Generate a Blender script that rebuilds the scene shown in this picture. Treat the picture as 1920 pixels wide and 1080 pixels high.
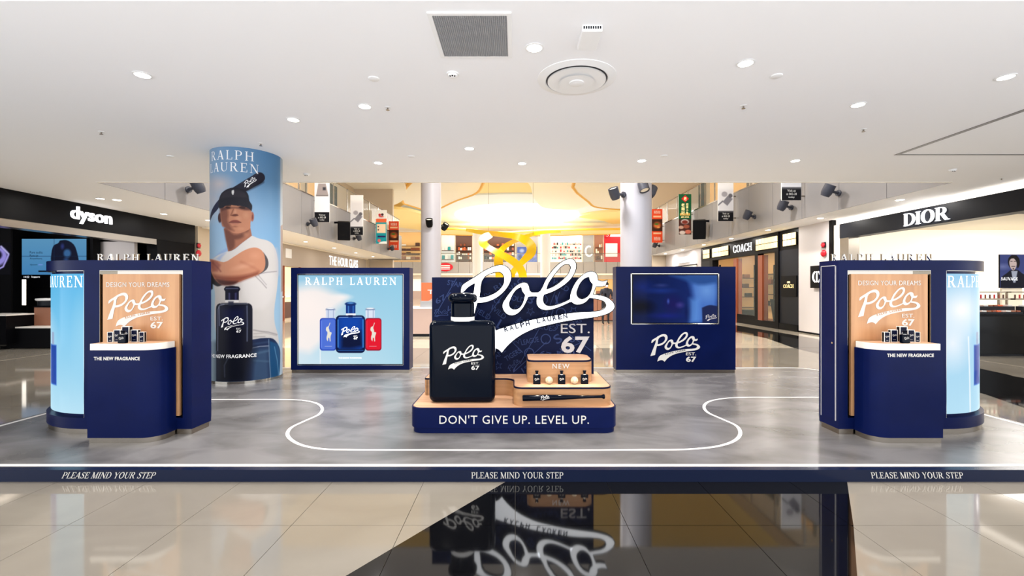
import bpy, bmesh, math, random
import numpy as np
from mathutils import Vector, Matrix
random.seed(7)
S = bpy.context.scene
for o in list(bpy.data.objects): bpy.data.objects.remove(o)
COL = S.collection
# ------------------------------------------------------------------ camera, world, exposure
F = 853.333; CX = 966.0; CZ = 1.4
cd = bpy.data.cameras.new('camera'); cam = bpy.data.objects.new('camera', cd); COL.objects.link(cam)
cd.sensor_width = 36; cd.lens = 16; cd.shift_x = -6/1920; cd.clip_end = 300
cam.location = (0, 0, CZ); cam.rotation_euler = (math.pi/2, 0, 0); S.camera = cam
W = bpy.data.worlds.new('world'); S.world = W; W.use_nodes = True
W.node_tree.nodes['Background'].inputs[0].default_value = (0.93, 0.96, 1.0, 1)
W.node_tree.nodes['Background'].inputs[1].default_value = 1.9
S.view_settings.view_transform = 'Standard'; S.view_settings.look = 'None'
S.view_settings.gamma = 1; S.view_settings.use_curve_mapping = False
S.view_settings.exposure = 0.6
CEIL = 3.33; PT = 0.085
def area_light(name, loc, size, power, col=(1, 1, 1), rot=(0, 0, 0), shape='DISK', spread=180, parent=None, sy=None):
    l = bpy.data.lights.new(name, 'AREA'); l.shape = shape; l.size = size; l.energy = power; l.color = col
    if sy: l.size_y = sy
    l.spread = math.radians(spread)
    o = bpy.data.objects.new(name, l); COL.objects.link(o); o.rotation_euler = rot
    if parent: o.parent = parent; o.location = Vector(loc) - parent.location
    else: o.location = loc
    return o
# daylight of the atrium skylight
area_light('skylight_daylight', (0.2, 51, 9.2), 13, 2600, (1, .98, .95))
for _y, _p in ((12.5, 1000), (20, 260), (31, 330), (42, 300)): area_light('atrium_fill', (0, _y, 9.62), 1.6, _p*1.15, (1, .96, .9))  # added fill lights that brighten the atrium and bounce onto the ceiling edge
# ------------------------------------------------------------------ helpers
def at(px, py, Y): return Vector(((px-CX)*Y/F, Y, CZ-(py-540)*Y/F))
def lin(c):
    c = np.asarray(c, float)/255.0
    return np.where(c <= .04045, c/12.92, ((c+.055)/1.055)**2.4)
def rgba(c): return tuple(lin(c))+(1.0,)
M = {}
def mat(name, col, rough=.5, metal=0, emit=0, ecol=None, noise=None, bump=0, spec=.5, coat=0, alpha=1, trans=0):
    m = bpy.data.materials.new(name); m.use_nodes = True; nt = m.node_tree; b = nt.nodes['Principled BSDF']
    b.inputs['Base Color'].default_value = rgba(col); b.inputs['Roughness'].default_value = rough
    b.inputs['Metallic'].default_value = metal; b.inputs['Specular IOR Level'].default_value = spec
    b.inputs['Coat Weight'].default_value = coat; b.inputs['Coat Roughness'].default_value = .05
    if emit:
        b.inputs['Emission Color'].default_value = rgba(ecol or col); b.inputs['Emission Strength'].default_value = emit
    if trans: b.inputs['Transmission Weight'].default_value = trans
    if alpha < 1: b.inputs['Alpha'].default_value = alpha
    if noise:   # (colour2, scale(x,y,z), contrast low, high, detail)
        c2, sc, lo, hi, det = noise
        tc = nt.nodes.new('ShaderNodeTexCoord'); mp = nt.nodes.new('ShaderNodeMapping'); mp.inputs['Scale'].default_value = sc
        nz = nt.nodes.new('ShaderNodeTexNoise'); nz.inputs['Scale'].default_value = 1; nz.inputs['Detail'].default_value = det
        nz.inputs['Distortion'].default_value = .6
        rp = nt.nodes.new('ShaderNodeValToRGB'); rp.color_ramp.elements[0].position = lo; rp.color_ramp.elements[1].position = hi
        rp.color_ramp.elements[0].color = rgba(col); rp.color_ramp.elements[1].color = rgba(c2)
        g = nt.nodes.new('ShaderNodeNewGeometry')
        nt.links.new(g.outputs['Position'], mp.inputs['Vector']); nt.links.new(mp.outputs[0], nz.inputs['Vector'])
        nt.links.new(nz.outputs['Fac'], rp.inputs[0]); nt.links.new(rp.outputs[0], b.inputs['Base Color'])
        if bump:
            bp = nt.nodes.new('ShaderNodeBump'); bp.inputs['Strength'].default_value = bump; bp.inputs['Distance'].default_value = .01
            nt.links.new(nz.outputs['Fac'], bp.inputs['Height']); nt.links.new(bp.outputs[0], b.inputs['Normal'])
    M[name] = m; return m
mat('ceiling', (248, 248, 250), .8)
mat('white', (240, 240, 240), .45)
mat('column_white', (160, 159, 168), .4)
mat('navy', (6, 17, 60), .3, noise=((8, 20, 67), (3, 3, 3), .3, .7, 2), spec=.09)
mat('navy_dark', (8, 14, 40), .25, spec=.1)
mat('navy_edge', (7, 12, 42), .35, spec=.1)
mat('bottle_black', (2, 8, 22), .12, spec=.1)
mat('black', (8, 8, 11), .35, spec=.08)
mat('black_gloss', (6, 7, 11), .12, spec=.12)
mat('black_matte', (10, 10, 13), .6, spec=.08)
mat('charcoal', (30, 32, 38), .4, spec=.12)
mat('steel', (150, 142, 132), .25, metal=1)
mat('chrome', (184, 180, 172), .09, metal=1)
mat('mirror', (165, 158, 148), .03, metal=1)
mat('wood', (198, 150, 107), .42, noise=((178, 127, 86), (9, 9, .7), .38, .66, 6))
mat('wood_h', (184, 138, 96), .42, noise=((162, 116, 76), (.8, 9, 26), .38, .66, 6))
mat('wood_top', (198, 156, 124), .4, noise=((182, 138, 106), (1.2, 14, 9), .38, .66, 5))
mat('decal_white', (212, 210, 207), .5)
mat('decal_silver', (190, 188, 190), .35)
mat('print_white', (235, 236, 238), .5)
mat('laminate', (238, 232, 224), .3)
mat('vinyl', (112, 110, 111), .27, noise=((86, 84, 84), (1.6, 2.6, 1), .38, .64, 12), spec=.5)
mat('line_white', (224, 220, 218), .35)
mat('tile_beige', (122, 116, 107), .06, noise=((133, 127, 118), (1.1, 1.6, 1), .35, .7, 8), spec=.62)
mat('tile_black', (8, 8, 10), .045, spec=.6)
mat('grout', (70, 62, 54), .7)
mat('step_navy', (14, 24, 50), .22, spec=.2)
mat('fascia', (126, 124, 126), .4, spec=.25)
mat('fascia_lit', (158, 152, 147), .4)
mat('soffit', (232, 224, 212), .6)
mat('cream', (236, 226, 208), .6)
mat('stone', (206, 200, 200), .5)
mat('beige_wall', (204, 188, 166), .6)
mat('shop_cream', (178, 164, 150), .6)
mat('spot_grey', (58, 60, 70), .4, spec=.25)
mat('lamp_lit', (255, 250, 240), .3, emit=9)
mat('sign_lit', (255, 255, 255), .4, emit=.8, ecol=(246, 249, 255))
mat('logo_lit', (255, 255, 255), .4, emit=1.15, ecol=(240, 246, 255))
mat('strip_lit', (255, 248, 236), .4, emit=1.3)
mat('gold_lit', (240, 214, 150), .4, emit=.75, ecol=(255, 226, 160))
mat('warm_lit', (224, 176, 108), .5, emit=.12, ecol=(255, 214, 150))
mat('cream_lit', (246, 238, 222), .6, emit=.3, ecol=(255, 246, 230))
mat('skylight', (255, 255, 255), .5, emit=3)
mat('glass', (200, 215, 212), .03, alpha=.07, spec=.5)
mat('glass_dark', (40, 40, 44), .02, alpha=.25)
mat('yellow', (255, 214, 12), .35)
mat('petal_yellow_glow', (240, 216, 150), .55, emit=.06, ecol=(255, 206, 110))  # faint glow put into the material for light on the atrium ceiling
mat('petal_cream_glow', (244, 238, 224), .55, emit=.06, ecol=(255, 236, 200))  # same added glow; the petals are no lamps
mat('petal_rim', (236, 178, 60), .5)
mat('ring_pale_glow', (214, 220, 220), .6, emit=.1, ecol=(235, 245, 245))  # glow put into the material, stands for light around the skylight
mat('red', (200, 20, 40), .35)
mat('orange', (226, 106, 62), .5)
mat('pinkish', (196, 170, 160), .5)
mat('brown', (150, 100, 76), .5)
mat('dark_brown', (86, 52, 40), .5)
mat('copper', (140, 70, 42), .35)
mat('pattern_blue', (46, 60, 104), .5, spec=.1)
mat('backboard', (8, 18, 52), .4, spec=.08)
mat('teal', (32, 150, 160), .5)
mat('leather', (24, 22, 24), .4)
mat('ball', (205, 190, 160), .5)
mat('grille', (158, 158, 160), .5)
mat('grille_dark', (92, 92, 96), .7)
mat('frame_grey', (70, 70, 74), .5)
mat('skin', (205, 160, 132), .5)
mat('hair', (24, 20, 20), .5)
def vmat(name, emit=0, rough=.5):
    m = bpy.data.materials.new(name); m.use_nodes = True; nt = m.node_tree; b = nt.nodes['Principled BSDF']
    a = nt.nodes.new('ShaderNodeVertexColor'); a.layer_name = 'print'
    b.inputs['Roughness'].default_value = rough; b.inputs['Specular IOR Level'].default_value = .12
    if emit:
        b.inputs['Base Color'].default_value = (.004, .004, .004, 1); b.inputs['Specular IOR Level'].default_value = .03
        nt.links.new(a.outputs[0], b.inputs['Emission Color']); b.inputs['Emission Strength'].default_value = emit
    else: nt.links.new(a.outputs[0], b.inputs['Base Color'])
    M[name] = m; return m
vmat('print', 0, .42); vmat('lightbox_print', .72, .15); vmat('screen_print', .6, .08); vmat('banner_print', 0, .5)

class MB:
    def __init__(s): s.v = []; s.f = []
    def add(s, vs, fs):
        n = len(s.v); s.v += [tuple(v) for v in vs]; s.f += [tuple(n+i for i in f) for f in fs]; return s
    def box(s, x0, x1, y0, y1, z0, z1):
        x0, x1 = min(x0, x1), max(x0, x1)
        return s.add([(x0,y0,z0),(x1,y0,z0),(x1,y1,z0),(x0,y1,z0),(x0,y0,z1),(x1,y0,z1),(x1,y1,z1),(x0,y1,z1)],
                     [(0,3,2,1),(4,5,6,7),(0,1,5,4),(1,2,6,5),(2,3,7,6),(3,0,4,7)])
    def prism(s, pts, z0, z1):
        n = len(pts)
        vs = [(p[0], p[1], z0) for p in pts]+[(p[0], p[1], z1) for p in pts]
        fs = [tuple(range(n))[::-1], tuple(range(n, 2*n))]+[(i, (i+1) % n, n+(i+1) % n, n+i) for i in range(n)]
        return s.add(vs, fs)
    def extr(s, pts, d):      # 3d polygon extruded along vector d
        n = len(pts); d = Vector(d); vs = [Vector(p) for p in pts]; vs += [p+d for p in vs]
        return s.add(vs, [tuple(range(n))[::-1], tuple(range(n, 2*n))]+[(i, (i+1) % n, n+(i+1) % n, n+i) for i in range(n)])
    def cyl(s, p0, p1, r0, r1=None, n=16):
        return s.tube([p0, p1], [r0, r0 if r1 is None else r1], n)
    def tube(s, pts, rs, n=12):
        pts = [Vector(p) for p in pts]; b = len(s.v); up = None
        for i, p in enumerate(pts):
            d = (pts[min(i+1, len(pts)-1)]-pts[max(i-1, 0)]).normalized()
            a = Vector((0, 0, 1)) if abs(d.z) < .9 else Vector((1, 0, 0))
            u = d.cross(a).normalized() if up is None else (up-d*up.dot(d)).normalized()
            up = u; w = d.cross(u); r = rs[i] if hasattr(rs, '__len__') else rs
            for k in range(n):
                t = 2*math.pi*k/n; s.v.append(tuple(p+(u*math.cos(t)+w*math.sin(t))*r))
        m = len(pts)
        for i in range(m-1):
            for k in range(n): s.f.append((b+i*n+k, b+i*n+(k+1) % n, b+(i+1)*n+(k+1) % n, b+(i+1)*n+k))
        s.f.append(tuple(b+k for k in range(n))[::-1]); s.f.append(tuple(b+(m-1)*n+k for k in range(n)))
        return s
    def lathe(s, c, prof, n=24, axis=(0, 0, 1)):   # prof: (r, h) list along axis
        c = Vector(c); ax = Vector(axis).normalized(); a = Vector((1, 0, 0)) if abs(ax.x) < .9 else Vector((0, 1, 0))
        u = ax.cross(a).normalized(); w = ax.cross(u); b = len(s.v); m = len(prof)
        for r, h in prof:
            for k in range(n):
                t = 2*math.pi*k/n; s.v.append(tuple(c+ax*h+(u*math.cos(t)+w*math.sin(t))*max(r, 1e-4)))
        for i in range(m-1):
            for k in range(n): s.f.append((b+i*n+k, b+i*n+(k+1) % n, b+(i+1)*n+(k+1) % n, b+(i+1)*n+k))
        s.f.append(tuple(b+k for k in range(n))[::-1]); s.f.append(tuple(b+(m-1)*n+k for k in range(n)))
        return s
    def ball(s, c, r, n=16, sx=1, sy=1, sz=1):
        pr = [(r*math.sin(math.pi*i/10), -r*math.cos(math.pi*i/10)) for i in range(11)]
        b = len(s.v); s.lathe((0, 0, 0), pr, n)
        for i in range(b, len(s.v)): x, y, z = s.v[i]; s.v[i] = (c[0]+x*sx, c[1]+y*sy, c[2]+z*sz)
        return s
def tag(o, label=None, cat=None, group=None, kind=None):
    if label: o['label'] = label
    if cat: o['category'] = cat
    if group: o['group'] = group
    if kind: o['kind'] = kind
    return o
def thing(name, loc, label=None, cat=None, group=None, kind=None):
    o = bpy.data.objects.new(name, None); COL.objects.link(o); o.location = loc; o.empty_display_size = .1
    return tag(o, label, cat, group, kind)
def world_loc(o):
    p = Vector((0, 0, 0))
    while o: p += o.location; o = o.parent
    return p
def obj(name, mb, m, parent=None, smooth=False, bevel=0, seg=2, fix=True):
    if isinstance(mb, MB): vs, fs = mb.v, mb.f
    else: vs, fs = mb
    vs = np.array(vs, float)
    if parent: loc = world_loc(parent)
    else:
        mn, mx = vs.min(0), vs.max(0); loc = Vector(((mn[0]+mx[0])/2, (mn[1]+mx[1])/2, mn[2]))
    me = bpy.data.meshes.new(name); me.from_pydata([tuple(v) for v in vs-np.array(loc)], [], fs)
    if fix:
        bm = bmesh.new(); bm.from_mesh(me); bmesh.ops.recalc_face_normals(bm, faces=bm.faces); bm.to_mesh(me); bm.free()
    mm = m if isinstance(m, (list, tuple)) else [m]
    for q in mm: me.materials.append(M[q])
    o = bpy.data.objects.new(name, me); COL.objects.link(o)
    if parent: o.parent = parent
    else: o.location = loc
    if smooth:
        me.shade_smooth()
        if smooth != 'all': me.set_sharp_from_angle(angle=math.radians(35))
    if bevel:
        b = o.modifiers.new('bevel', 'BEVEL'); b.width = bevel; b.segments = seg; b.limit_method = 'ANGLE'; b.angle_limit = math.radians(40)
    return o
def box(name, x0, x1, y0, y1, z0, z1, m, parent=None, bevel=0): return obj(name, MB().box(x0, x1, y0, y1, z0, z1), m, parent, bevel=bevel)
def copy_tree(o, parent=None):
    c = o.copy(); COL.objects.link(c); c.parent = parent
    for ch in list(o.children): copy_tree(ch, c)
    return c
def arc(cx, cy, r, a0, a1, n=10): return [(cx+r*math.cos(math.radians(a0+(a1-a0)*i/n)), cy+r*math.sin(math.radians(a0+(a1-a0)*i/n))) for i in range(n+1)]
def rrect(x0, x1, y0, y1, r, n=8):   # r: one or (front-left, front-right, back-right, back-left)
    if not hasattr(r, '__len__'): r = (r,)*4
    p = []
    for (cx, cy, a, q) in ((x0+r[0], y0+r[0], 180, r[0]), (x1-r[1], y0+r[1], 270, r[1]), (x1-r[2], y1-r[2], 0, r[2]), (x0+r[3], y1-r[3], 90, r[3])):
        p += arc(cx, cy, q, a, a+90, n) if q > .002 else [(cx, cy)]
    return p
# ------------------------------------------------------------------ lettering
def curve_eval(cu):
    o = bpy.data.objects.new('tmp', cu); COL.objects.link(o)
    dg = bpy.context.evaluated_depsgraph_get(); e = o.evaluated_get(dg); me = e.to_mesh()
    vs = [(v.co.x, v.co.y) for v in me.vertices]; fs = [tuple(p.vertices) for p in me.polygons]
    e.to_mesh_clear(); bpy.data.objects.remove(o); bpy.data.curves.remove(cu); return vs, fs
def smooth_loop(pts, n=4, sharp=48):
    N = len(pts); out = []; P = [Vector((p[0], p[1])) for p in pts]
    T = []
    for i in range(N):
        a, b, c = P[i-1], P[i], P[(i+1) % N]
        d1, d2 = b-a, c-b
        ang = math.degrees(d1.angle(d2)) if d1.length > 1e-9 and d2.length > 1e-9 else 0
        T.append(None if ang > sharp else (d1.normalized()*d2.length+d2.normalized()*d1.length)/(d1.length+d2.length))
    for i in range(N):
        a, b = P[i], P[(i+1) % N]; L = (b-a).length
        ta = (T[i] if T[i] is not None else (b-a)/max(L, 1e-9))*L; tb = (T[(i+1) % N] if T[(i+1) % N] is not None else (b-a)/max(L, 1e-9))*L
        for k in range(n):
            t = k/n; t2 = t*t; t3 = t2*t
            q = a*(2*t3-3*t2+1)+ta*(t3-2*t2+t)+b*(-2*t3+3*t2)+tb*(t3-t2); out.append((q.x, q.y))
    return out
def fill_loops(loops):
    cu = bpy.data.curves.new('tmp', 'CURVE'); cu.dimensions = '2D'; cu.fill_mode = 'BOTH'
    for lp in loops:
        sp = cu.splines.new('POLY'); sp.points.add(len(lp)-1); sp.use_cyclic_u = True
        for i, p in enumerate(lp): sp.points[i].co = (p[0], p[1], 0, 1)
    return curve_eval(cu)
_tc = {}
def sans(s, bold=0, space=1.0):
    k = (s, bold, space)
    if k not in _tc:
        cu = bpy.data.curves.new('tmp', 'FONT'); cu.body = s; cu.size = 1; cu.resolution_u = 3; cu.offset = bold; cu.space_character = space
        _tc[k] = curve_eval(cu)
    return _tc[k]
def ell(cx, cy, rx, ry, a0, a1, n=14): return [(cx+rx*math.cos(math.radians(a0+(a1-a0)*i/n)), cy+ry*math.sin(math.radians(a0+(a1-a0)*i/n))) for i in range(n+1)]
TK, TN, SF = .135, .05, .04
def q(x0, y0, x1, y1): return ('p', [(x0, y0), (x1, y0), (x1, y1), (x0, y1)])
def stem(x, y0=0, y1=1, w=TK): return q(x, y0, x+w, y1)
def ser(x, y, w=TK, e=.09): return q(x-e, 0 if y == 0 else 1-SF, x+w+e, SF if y == 0 else 1)
def ring(o, i): return ('r', o, i)
def vstroke(pts, ws):
    L = []; R = []
    for i, p in enumerate(pts):
        a = pts[max(i-1, 0)]; b = pts[min(i+1, len(pts)-1)]; d = Vector((b[0]-a[0], b[1]-a[1])).normalized()
        L.append((p[0]-d.y*ws[i]/2, p[1]+d.x*ws[i]/2)); R.append((p[0]+d.y*ws[i]/2, p[1]-d.x*ws[i]/2))
    return ring(L, R)
def bowl(x, y0, y1, w, tk=TK): # right bowl
    cy = (y0+y1)/2; h = (y1-y0)/2
    return [ring(ell(x, cy, w, h, -90, 90), ell(x, cy, w-tk, h-TN, -90, 90)), ]
def diag(x0, y0, x1, y1, w): return ('p', [(x0, y0), (x0+w, y0), (x1+w, y1), (x1, y1)])
SG = {
 'I': (.38, [stem(.115), ser(.115, 0), ser(.115, 1)]),
 'L': (.74, [stem(.12), ser(.12, 0), ser(.12, 1), q(.12, 0, .70, TN), ('p', [(.66, 0), (.72, 0), (.72, .27), (.68, .27)])]),
 'H': (.98, [stem(.12), stem(.70), ser(.12, 0), ser(.12, 1), ser(.70, 0), ser(.70, 1), q(.2, .49, .75, .49+TN)]),
 'E': (.78, [stem(.12), q(.03, 0, .70, TN), q(.03, 1-TN, .68, 1), q(.2, .49, .52, .49+TN), q(.5, .4, .54, .63), ('p', [(.68, 0), (.74, 0), (.74, .27), (.70, .27)]), ('p', [(.64, 1), (.70, 1), (.70, .76), (.67, .76)])]),
 'T': (.82, [stem(.335), ser(.335, 0), q(.03, 1-TN, .79, 1), ('p', [(.03, 1), (.03, .74), (.06, .74), (.10, 1)]), ('p', [(.79, 1), (.79, .74), (.76, .74), (.72, 1)])]),
 'N': (1.0, [stem(.15, w=TN), ser(.12, 0, .1), ser(.06, 1, .1, .06), stem(.82, w=TN), ser(.80, 1, .1), diag(.78, 0, .10, 1, .17)]),
 'A': (.92, [diag(.07, 0, .42, 1, TN+.01), diag(.68, 0, .38, 1, .17), q(.22, .32, .72, .32+TN), ser(.07, 0, .06, .07), ser(.70, 0, .14, .07)]),
 'M': (1.15, [stem(.13, w=TN), ser(.10, 0, .1), ser(.06, 1, .1, .04), diag(.50, 0, .12, 1, .16), diag(.55, 0, .92, 1, TN), stem(.88), ser(.88, 0), ser(.88, 1)]),
 'U': (.96, [stem(.12, .32), ser(.12, 1), stem(.78, .32, w=TN), ser(.76, 1, .1), ring(ell(.475, .34, .355, .36, 180, 360), ell(.525, .34, .255, .36-TN, 180, 360))]),
 'P': (.80, [stem(.12), ser(.12, 0), ser(.12, 1)]+bowl(.42, .44, 1, .33)+[q(.2, .44, .43, .44+TN), q(.2, 1-TN, .43, 1)]),
 'R': (.94, [stem(.12), ser(.12, 0), ser(.12, 1)]+bowl(.42, .48, 1, .31)+[q(.2, .48, .43, .48+TN), q(.2, 1-TN, .43, 1), diag(.70, 0, .38, .5, .18), q(.7, 0, .97, SF)]),
 'D': (.96, [stem(.12), ser(.12, 0, e=.06), ser(.12, 1, e=.06)]+bowl(.42, 0, 1, .48)+[q(.2, 0, .43, TN), q(.2, 1-TN, .43, 1)]),
 'O': (1.02, [ring(ell(.5, .5, .45, .52, 0, 360, 28), ell(.5, .5, .29, .52-TN, 0, 360, 28))]),
 'S': (.72, [vstroke(smooth_loop([(.60, .80), (.50, .94), (.36, .975), (.2, .90), (.15, .76), (.24, .62), (.44, .5), (.57, .36), (.58, .2), (.48, .06), (.32, .02), (.16, .08), (.09, .24)], 3)[:-3],
        [(.05+.11*max(0, 1-abs(i-18)/11)) for i in range(36)]), q(.59, .72, .63, 1), q(.06, 0, .1, .3)]),
 'Y': (.90, [diag(.40, .42, .06, 1, .17), diag(.44, .42, .76, 1, TN), stem(.385, 0, .5), ser(.385, 0), ser(.07, 1, .14, .06), ser(.75, 1, .07, .07)]),
 'G': (1.0, []), ' ': (.40, []),
 'C': (.95, [ring(ell(.5, .5, .45, .52, 40, 320, 24), ell(.52, .5, .30, .52-TN, 40, 320, 24)), q(.80, .66, .85, .98), q(.80, .02, .85, .34)]),
 'V': (.90, [diag(.40, 0, .06, 1, .17), diag(.46, 0, .78, 1, TN), ser(.07, 1, .14, .06), ser(.77, 1, .07, .07)]),
}
SG['G'] = (1.0, SG['C'][1][:1]+[stem(.72, 0.05, .45), ser(.72, 0, e=.0), q(.62, .42, .95, .42+SF)])
def serif(s, space=.06, letters=False):
    x = 0; V = []; FF = []; L = []
    for ch in s:
        w, prs = SG[ch]
        if letters: V, FF = [], []
        for pr in prs:
            n = len(V)
            if pr[0] == 'p': V += [(p[0]+x, p[1]) for p in pr[1]]; FF.append(tuple(range(n, n+len(pr[1]))))
            else:
                a, b = pr[1], pr[2]; m = len(a); V += [(p[0]+x, p[1]) for p in a]+[(p[0]+x, p[1]) for p in b]
                FF += [(n+i, n+i+1, n+m+i+1, n+m+i) for i in range(m-1)]
        if letters and V: L.append((V, FF))
        x += w+space
    return L if letters else (V, FF)
def solid(vs, fs, fn, t):
    """flat 2d faces -> 3d solid between fn(x,y,0) and fn(x,y,t)"""
    mb = MB(); n = len(vs)
    if not t: return mb.add([fn(x, y, 0) for x, y in vs], fs)
    ec = {}
    for f in fs:
        for i in range(len(f)): e = (f[i], f[(i+1) % len(f)]); k = tuple(sorted(e)); ec.setdefault(k, []).append(e)
    V = [fn(x, y, t) for x, y in vs]+[fn(x, y, 0) for x, y in vs]
    FF = [tuple(f) for f in fs]+[tuple(n+i for i in f)[::-1] for f in fs]+[(e[0][0], e[0][1], n+e[0][1], n+e[0][0]) for e in ec.values() if len(e) == 1]
    return mb.add(V, FF)
def bounds(vs): a = np.array(vs); return a.min(0), a.max(0)
def fit(vs, w, h, mn=None, mx=None):
    if mn is None: mn, mx = bounds(vs)
    return [((x-mn[0])/(mx[0]-mn[0])*w, (y-mn[1])/(mx[1]-mn[1])*h) for x, y in vs]
def plane_fn(o, ux, uy, un):
    o, ux, uy, un = Vector(o), Vector(ux), Vector(uy), Vector(un)
    return lambda x, y, t: o+ux*x+uy*y+un*t
FRONT = ((1, 0, 0), (0, 0, 1), (0, -1, 0))
def text(name, s, o, w, h, m, parent, font='sans', bold=0, space=1.0, axes=FRONT, t=.002, lift=.0012):
    vs, fs = sans(s, bold, space) if font == 'sans' else serif(s, space if space != 1.0 else .06)
    o = Vector(o)+Vector(axes[2])*lift
    return obj(name, solid(fit(vs, w, h), fs, plane_fn(o, *axes), t), m, parent, fix=t > 0)
def text_px(name, s, px0, py0, px1, py1, Y, m, parent, **k):   # on a plane facing the front at depth Y
    a = at(px0, py1, Y); b = at(px1, py0, Y)
    return text(name, s, a, b.x-a.x, b.z-a.z, m, parent, **k)
# script logo, traced loops
P_OUT = [(863.3,549),(866,536),(876,528),(890,519.5),(905,509.5),(920,501.8),(932,497.8),(940,497),(948,499),(955,505),(958.5,513),(958.7,522),(956,531),(950,541),(942,550),(932,558),(920,564),(908,567.5),(895.4,568.5),(891,585),(884,622),(858,628),(872,590),(884,560),(887.5,549),(890,531.5),(878,539),(866,549)]
P_IN = [(909,519.5),(918,514),(928,511),(936,510.5),(941,513),(944.5,519),(945,526),(943,534),(938,541),(930,548),(920,553),(908,557),(899.5,557.8)]
O1_OUT = [(942.3,570),(948.3,559),(957.5,546.7),(966.7,536.7),(975,531.7),(983.3,529.6),(989,531.7),(992,537.5),(993.8,545),(996.7,547.6),(1003,548.2),(1012,547.5),(1012,556),(1003,556.2),(990.8,557),(988,564),(985,570),(978,581),(970,588.5),(961,591.8),(951.8,590),(944.7,583.4),(942,576)]
O1_IN = [(977,539),(978.8,546),(984,553.3),(982.5,560),(979.5,569),(972,578.3),(963,580),(957,576.8),(955,570),(958.3,560),(963.3,550),(970,542.5)]
L_OUT = [(1011,548),(1015,541.7),(1024,523.3),(1033.3,510),(1044,498.3),(1055,490),(1065,485.9),(1072.5,485.7),(1077.5,489),(1080.4,496.7),(1079.6,505.8),(1076.7,513.3),(1070.8,522.5),(1061.7,531.7),(1050,540),(1035.8,547.5),(1020,553.3),(1018.7,560),(1019.5,567),(1023.4,571.7),(1031.6,573.7),(1042.8,571.7),(1057,566.6),(1071,560),(1073,565),(1057,572.5),(1042.8,578.3),(1030.5,581.4),(1020.4,581.7),(1011,577.8),(1006.3,571),(1006,560)]
L_IN = [(1025,542.5),(1027.5,534),(1035.8,520.8),(1045,508.3),(1054,499),(1061.7,495.4),(1066.7,495.8),(1069.6,500),(1069,505.8),(1065,514),(1056.7,523.3),(1046.7,531.7),(1035.8,538.3)]
O2_OUT = [(1068.8,561),(1068.8,555),(1070.8,546.7),(1075,536.7),(1083.3,524),(1093.3,515),(1101.7,510.3),(1110,509),(1116.7,511.7),(1120,516.7),(1121,525.4),(1129,527.5),(1139.6,525.2),(1135,535.8),(1127.5,537.5),(1117.5,537.5),(1111.7,552.5),(1120.8,553.3),(1133.3,555.8),(1143.3,560.8),(1151,569),(1152.8,575.3),(1149.7,581.4),(1141.5,587.5),(1129,592),(1112,595.6),(1091.6,598.3),(1061,602.8),(1030.5,609.3),(1000,617.5),(992,621),(977.3,628.5),(962,639.4),(950.8,650),(941,662),(934.5,656),(926,652.3),(915,653),(899,660),(909,633),(929.4,619.5),(941.6,615),(962,608.7),(982.4,603),(1004,598),(1030.5,593),(1057,588.5),(1081.5,585.7),(1114,584),(1128,581.4),(1134.4,577.3),(1136.5,572.2),(1133.4,566.5),(1125.3,562.5),(1113.5,560.3),(1105.8,558.8),(1097.8,567),(1089.6,570.7),(1081.5,571.7),(1075.4,569.7),(1070.5,565)]
O2_IN = [(1104,519.6),(1105.8,526.7),(1110.8,533.3),(1109,542.5),(1105,551.7),(1098.3,558.3),(1090.8,560.8),(1085,558.3),(1081.3,551.7),(1083.3,541.7),(1089,530),(1096.7,522.5)]
def nrm(lp): return [(x-858, 662-y) for x, y in lp]     # 0..295 wide, 0..176 high
LV, LF, LN = [], [], []
for out, inn in ((P_OUT, P_IN), (O1_OUT, O1_IN), (L_OUT, L_IN), (O2_OUT, O2_IN)):
    v, f = fill_loops([smooth_loop(nrm(out), 3), smooth_loop(nrm(inn), 3)])
    n = len(LV); LV += v; LF += [tuple(n+i for i in x) for x in f]; LN.append((n, len(LV), len(LF)))
LV2, LF2 = [], []           # light version for tiny repeats
for out, inn in ((P_OUT, P_IN), (O1_OUT, O1_IN), (L_OUT, L_IN), (O2_OUT, O2_IN)):
    v, f = fill_loops([nrm(out)[::2], nrm(inn)[::2]]); n = len(LV2); LV2 += v; LF2 += [tuple(n+i for i in x) for x in f]
RLT = 'RALPH LAUREN'
def swash_text():
    V, FF = [], []; x = 0; pts = []
    adv = 123/11.3
    for i, ch in enumerate(RLT):
        t = i/11; cx = 949+t*111; cy = 617.5-24.5*t-2.2*math.sin(math.pi*t); ang = math.radians(15.5-6*t)
        if ch == ' ': continue
        vs, fs = sans(ch, .035); mn, mx = bounds(vs); w = 7.5 if ch != 'L' else 6
        vv = fit(vs, w, 9.2); n = len(V)
        for a, b in vv:
            a -= w/2; b -= 4.6
            V.append((cx-858+a*math.cos(ang)-b*math.sin(ang), 662-cy+a*math.sin(ang)+b*math.cos(ang)))
        FF += [tuple(n+k for k in f) for f in fs]
    return V, FF
SWV, SWF = swash_text()
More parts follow.
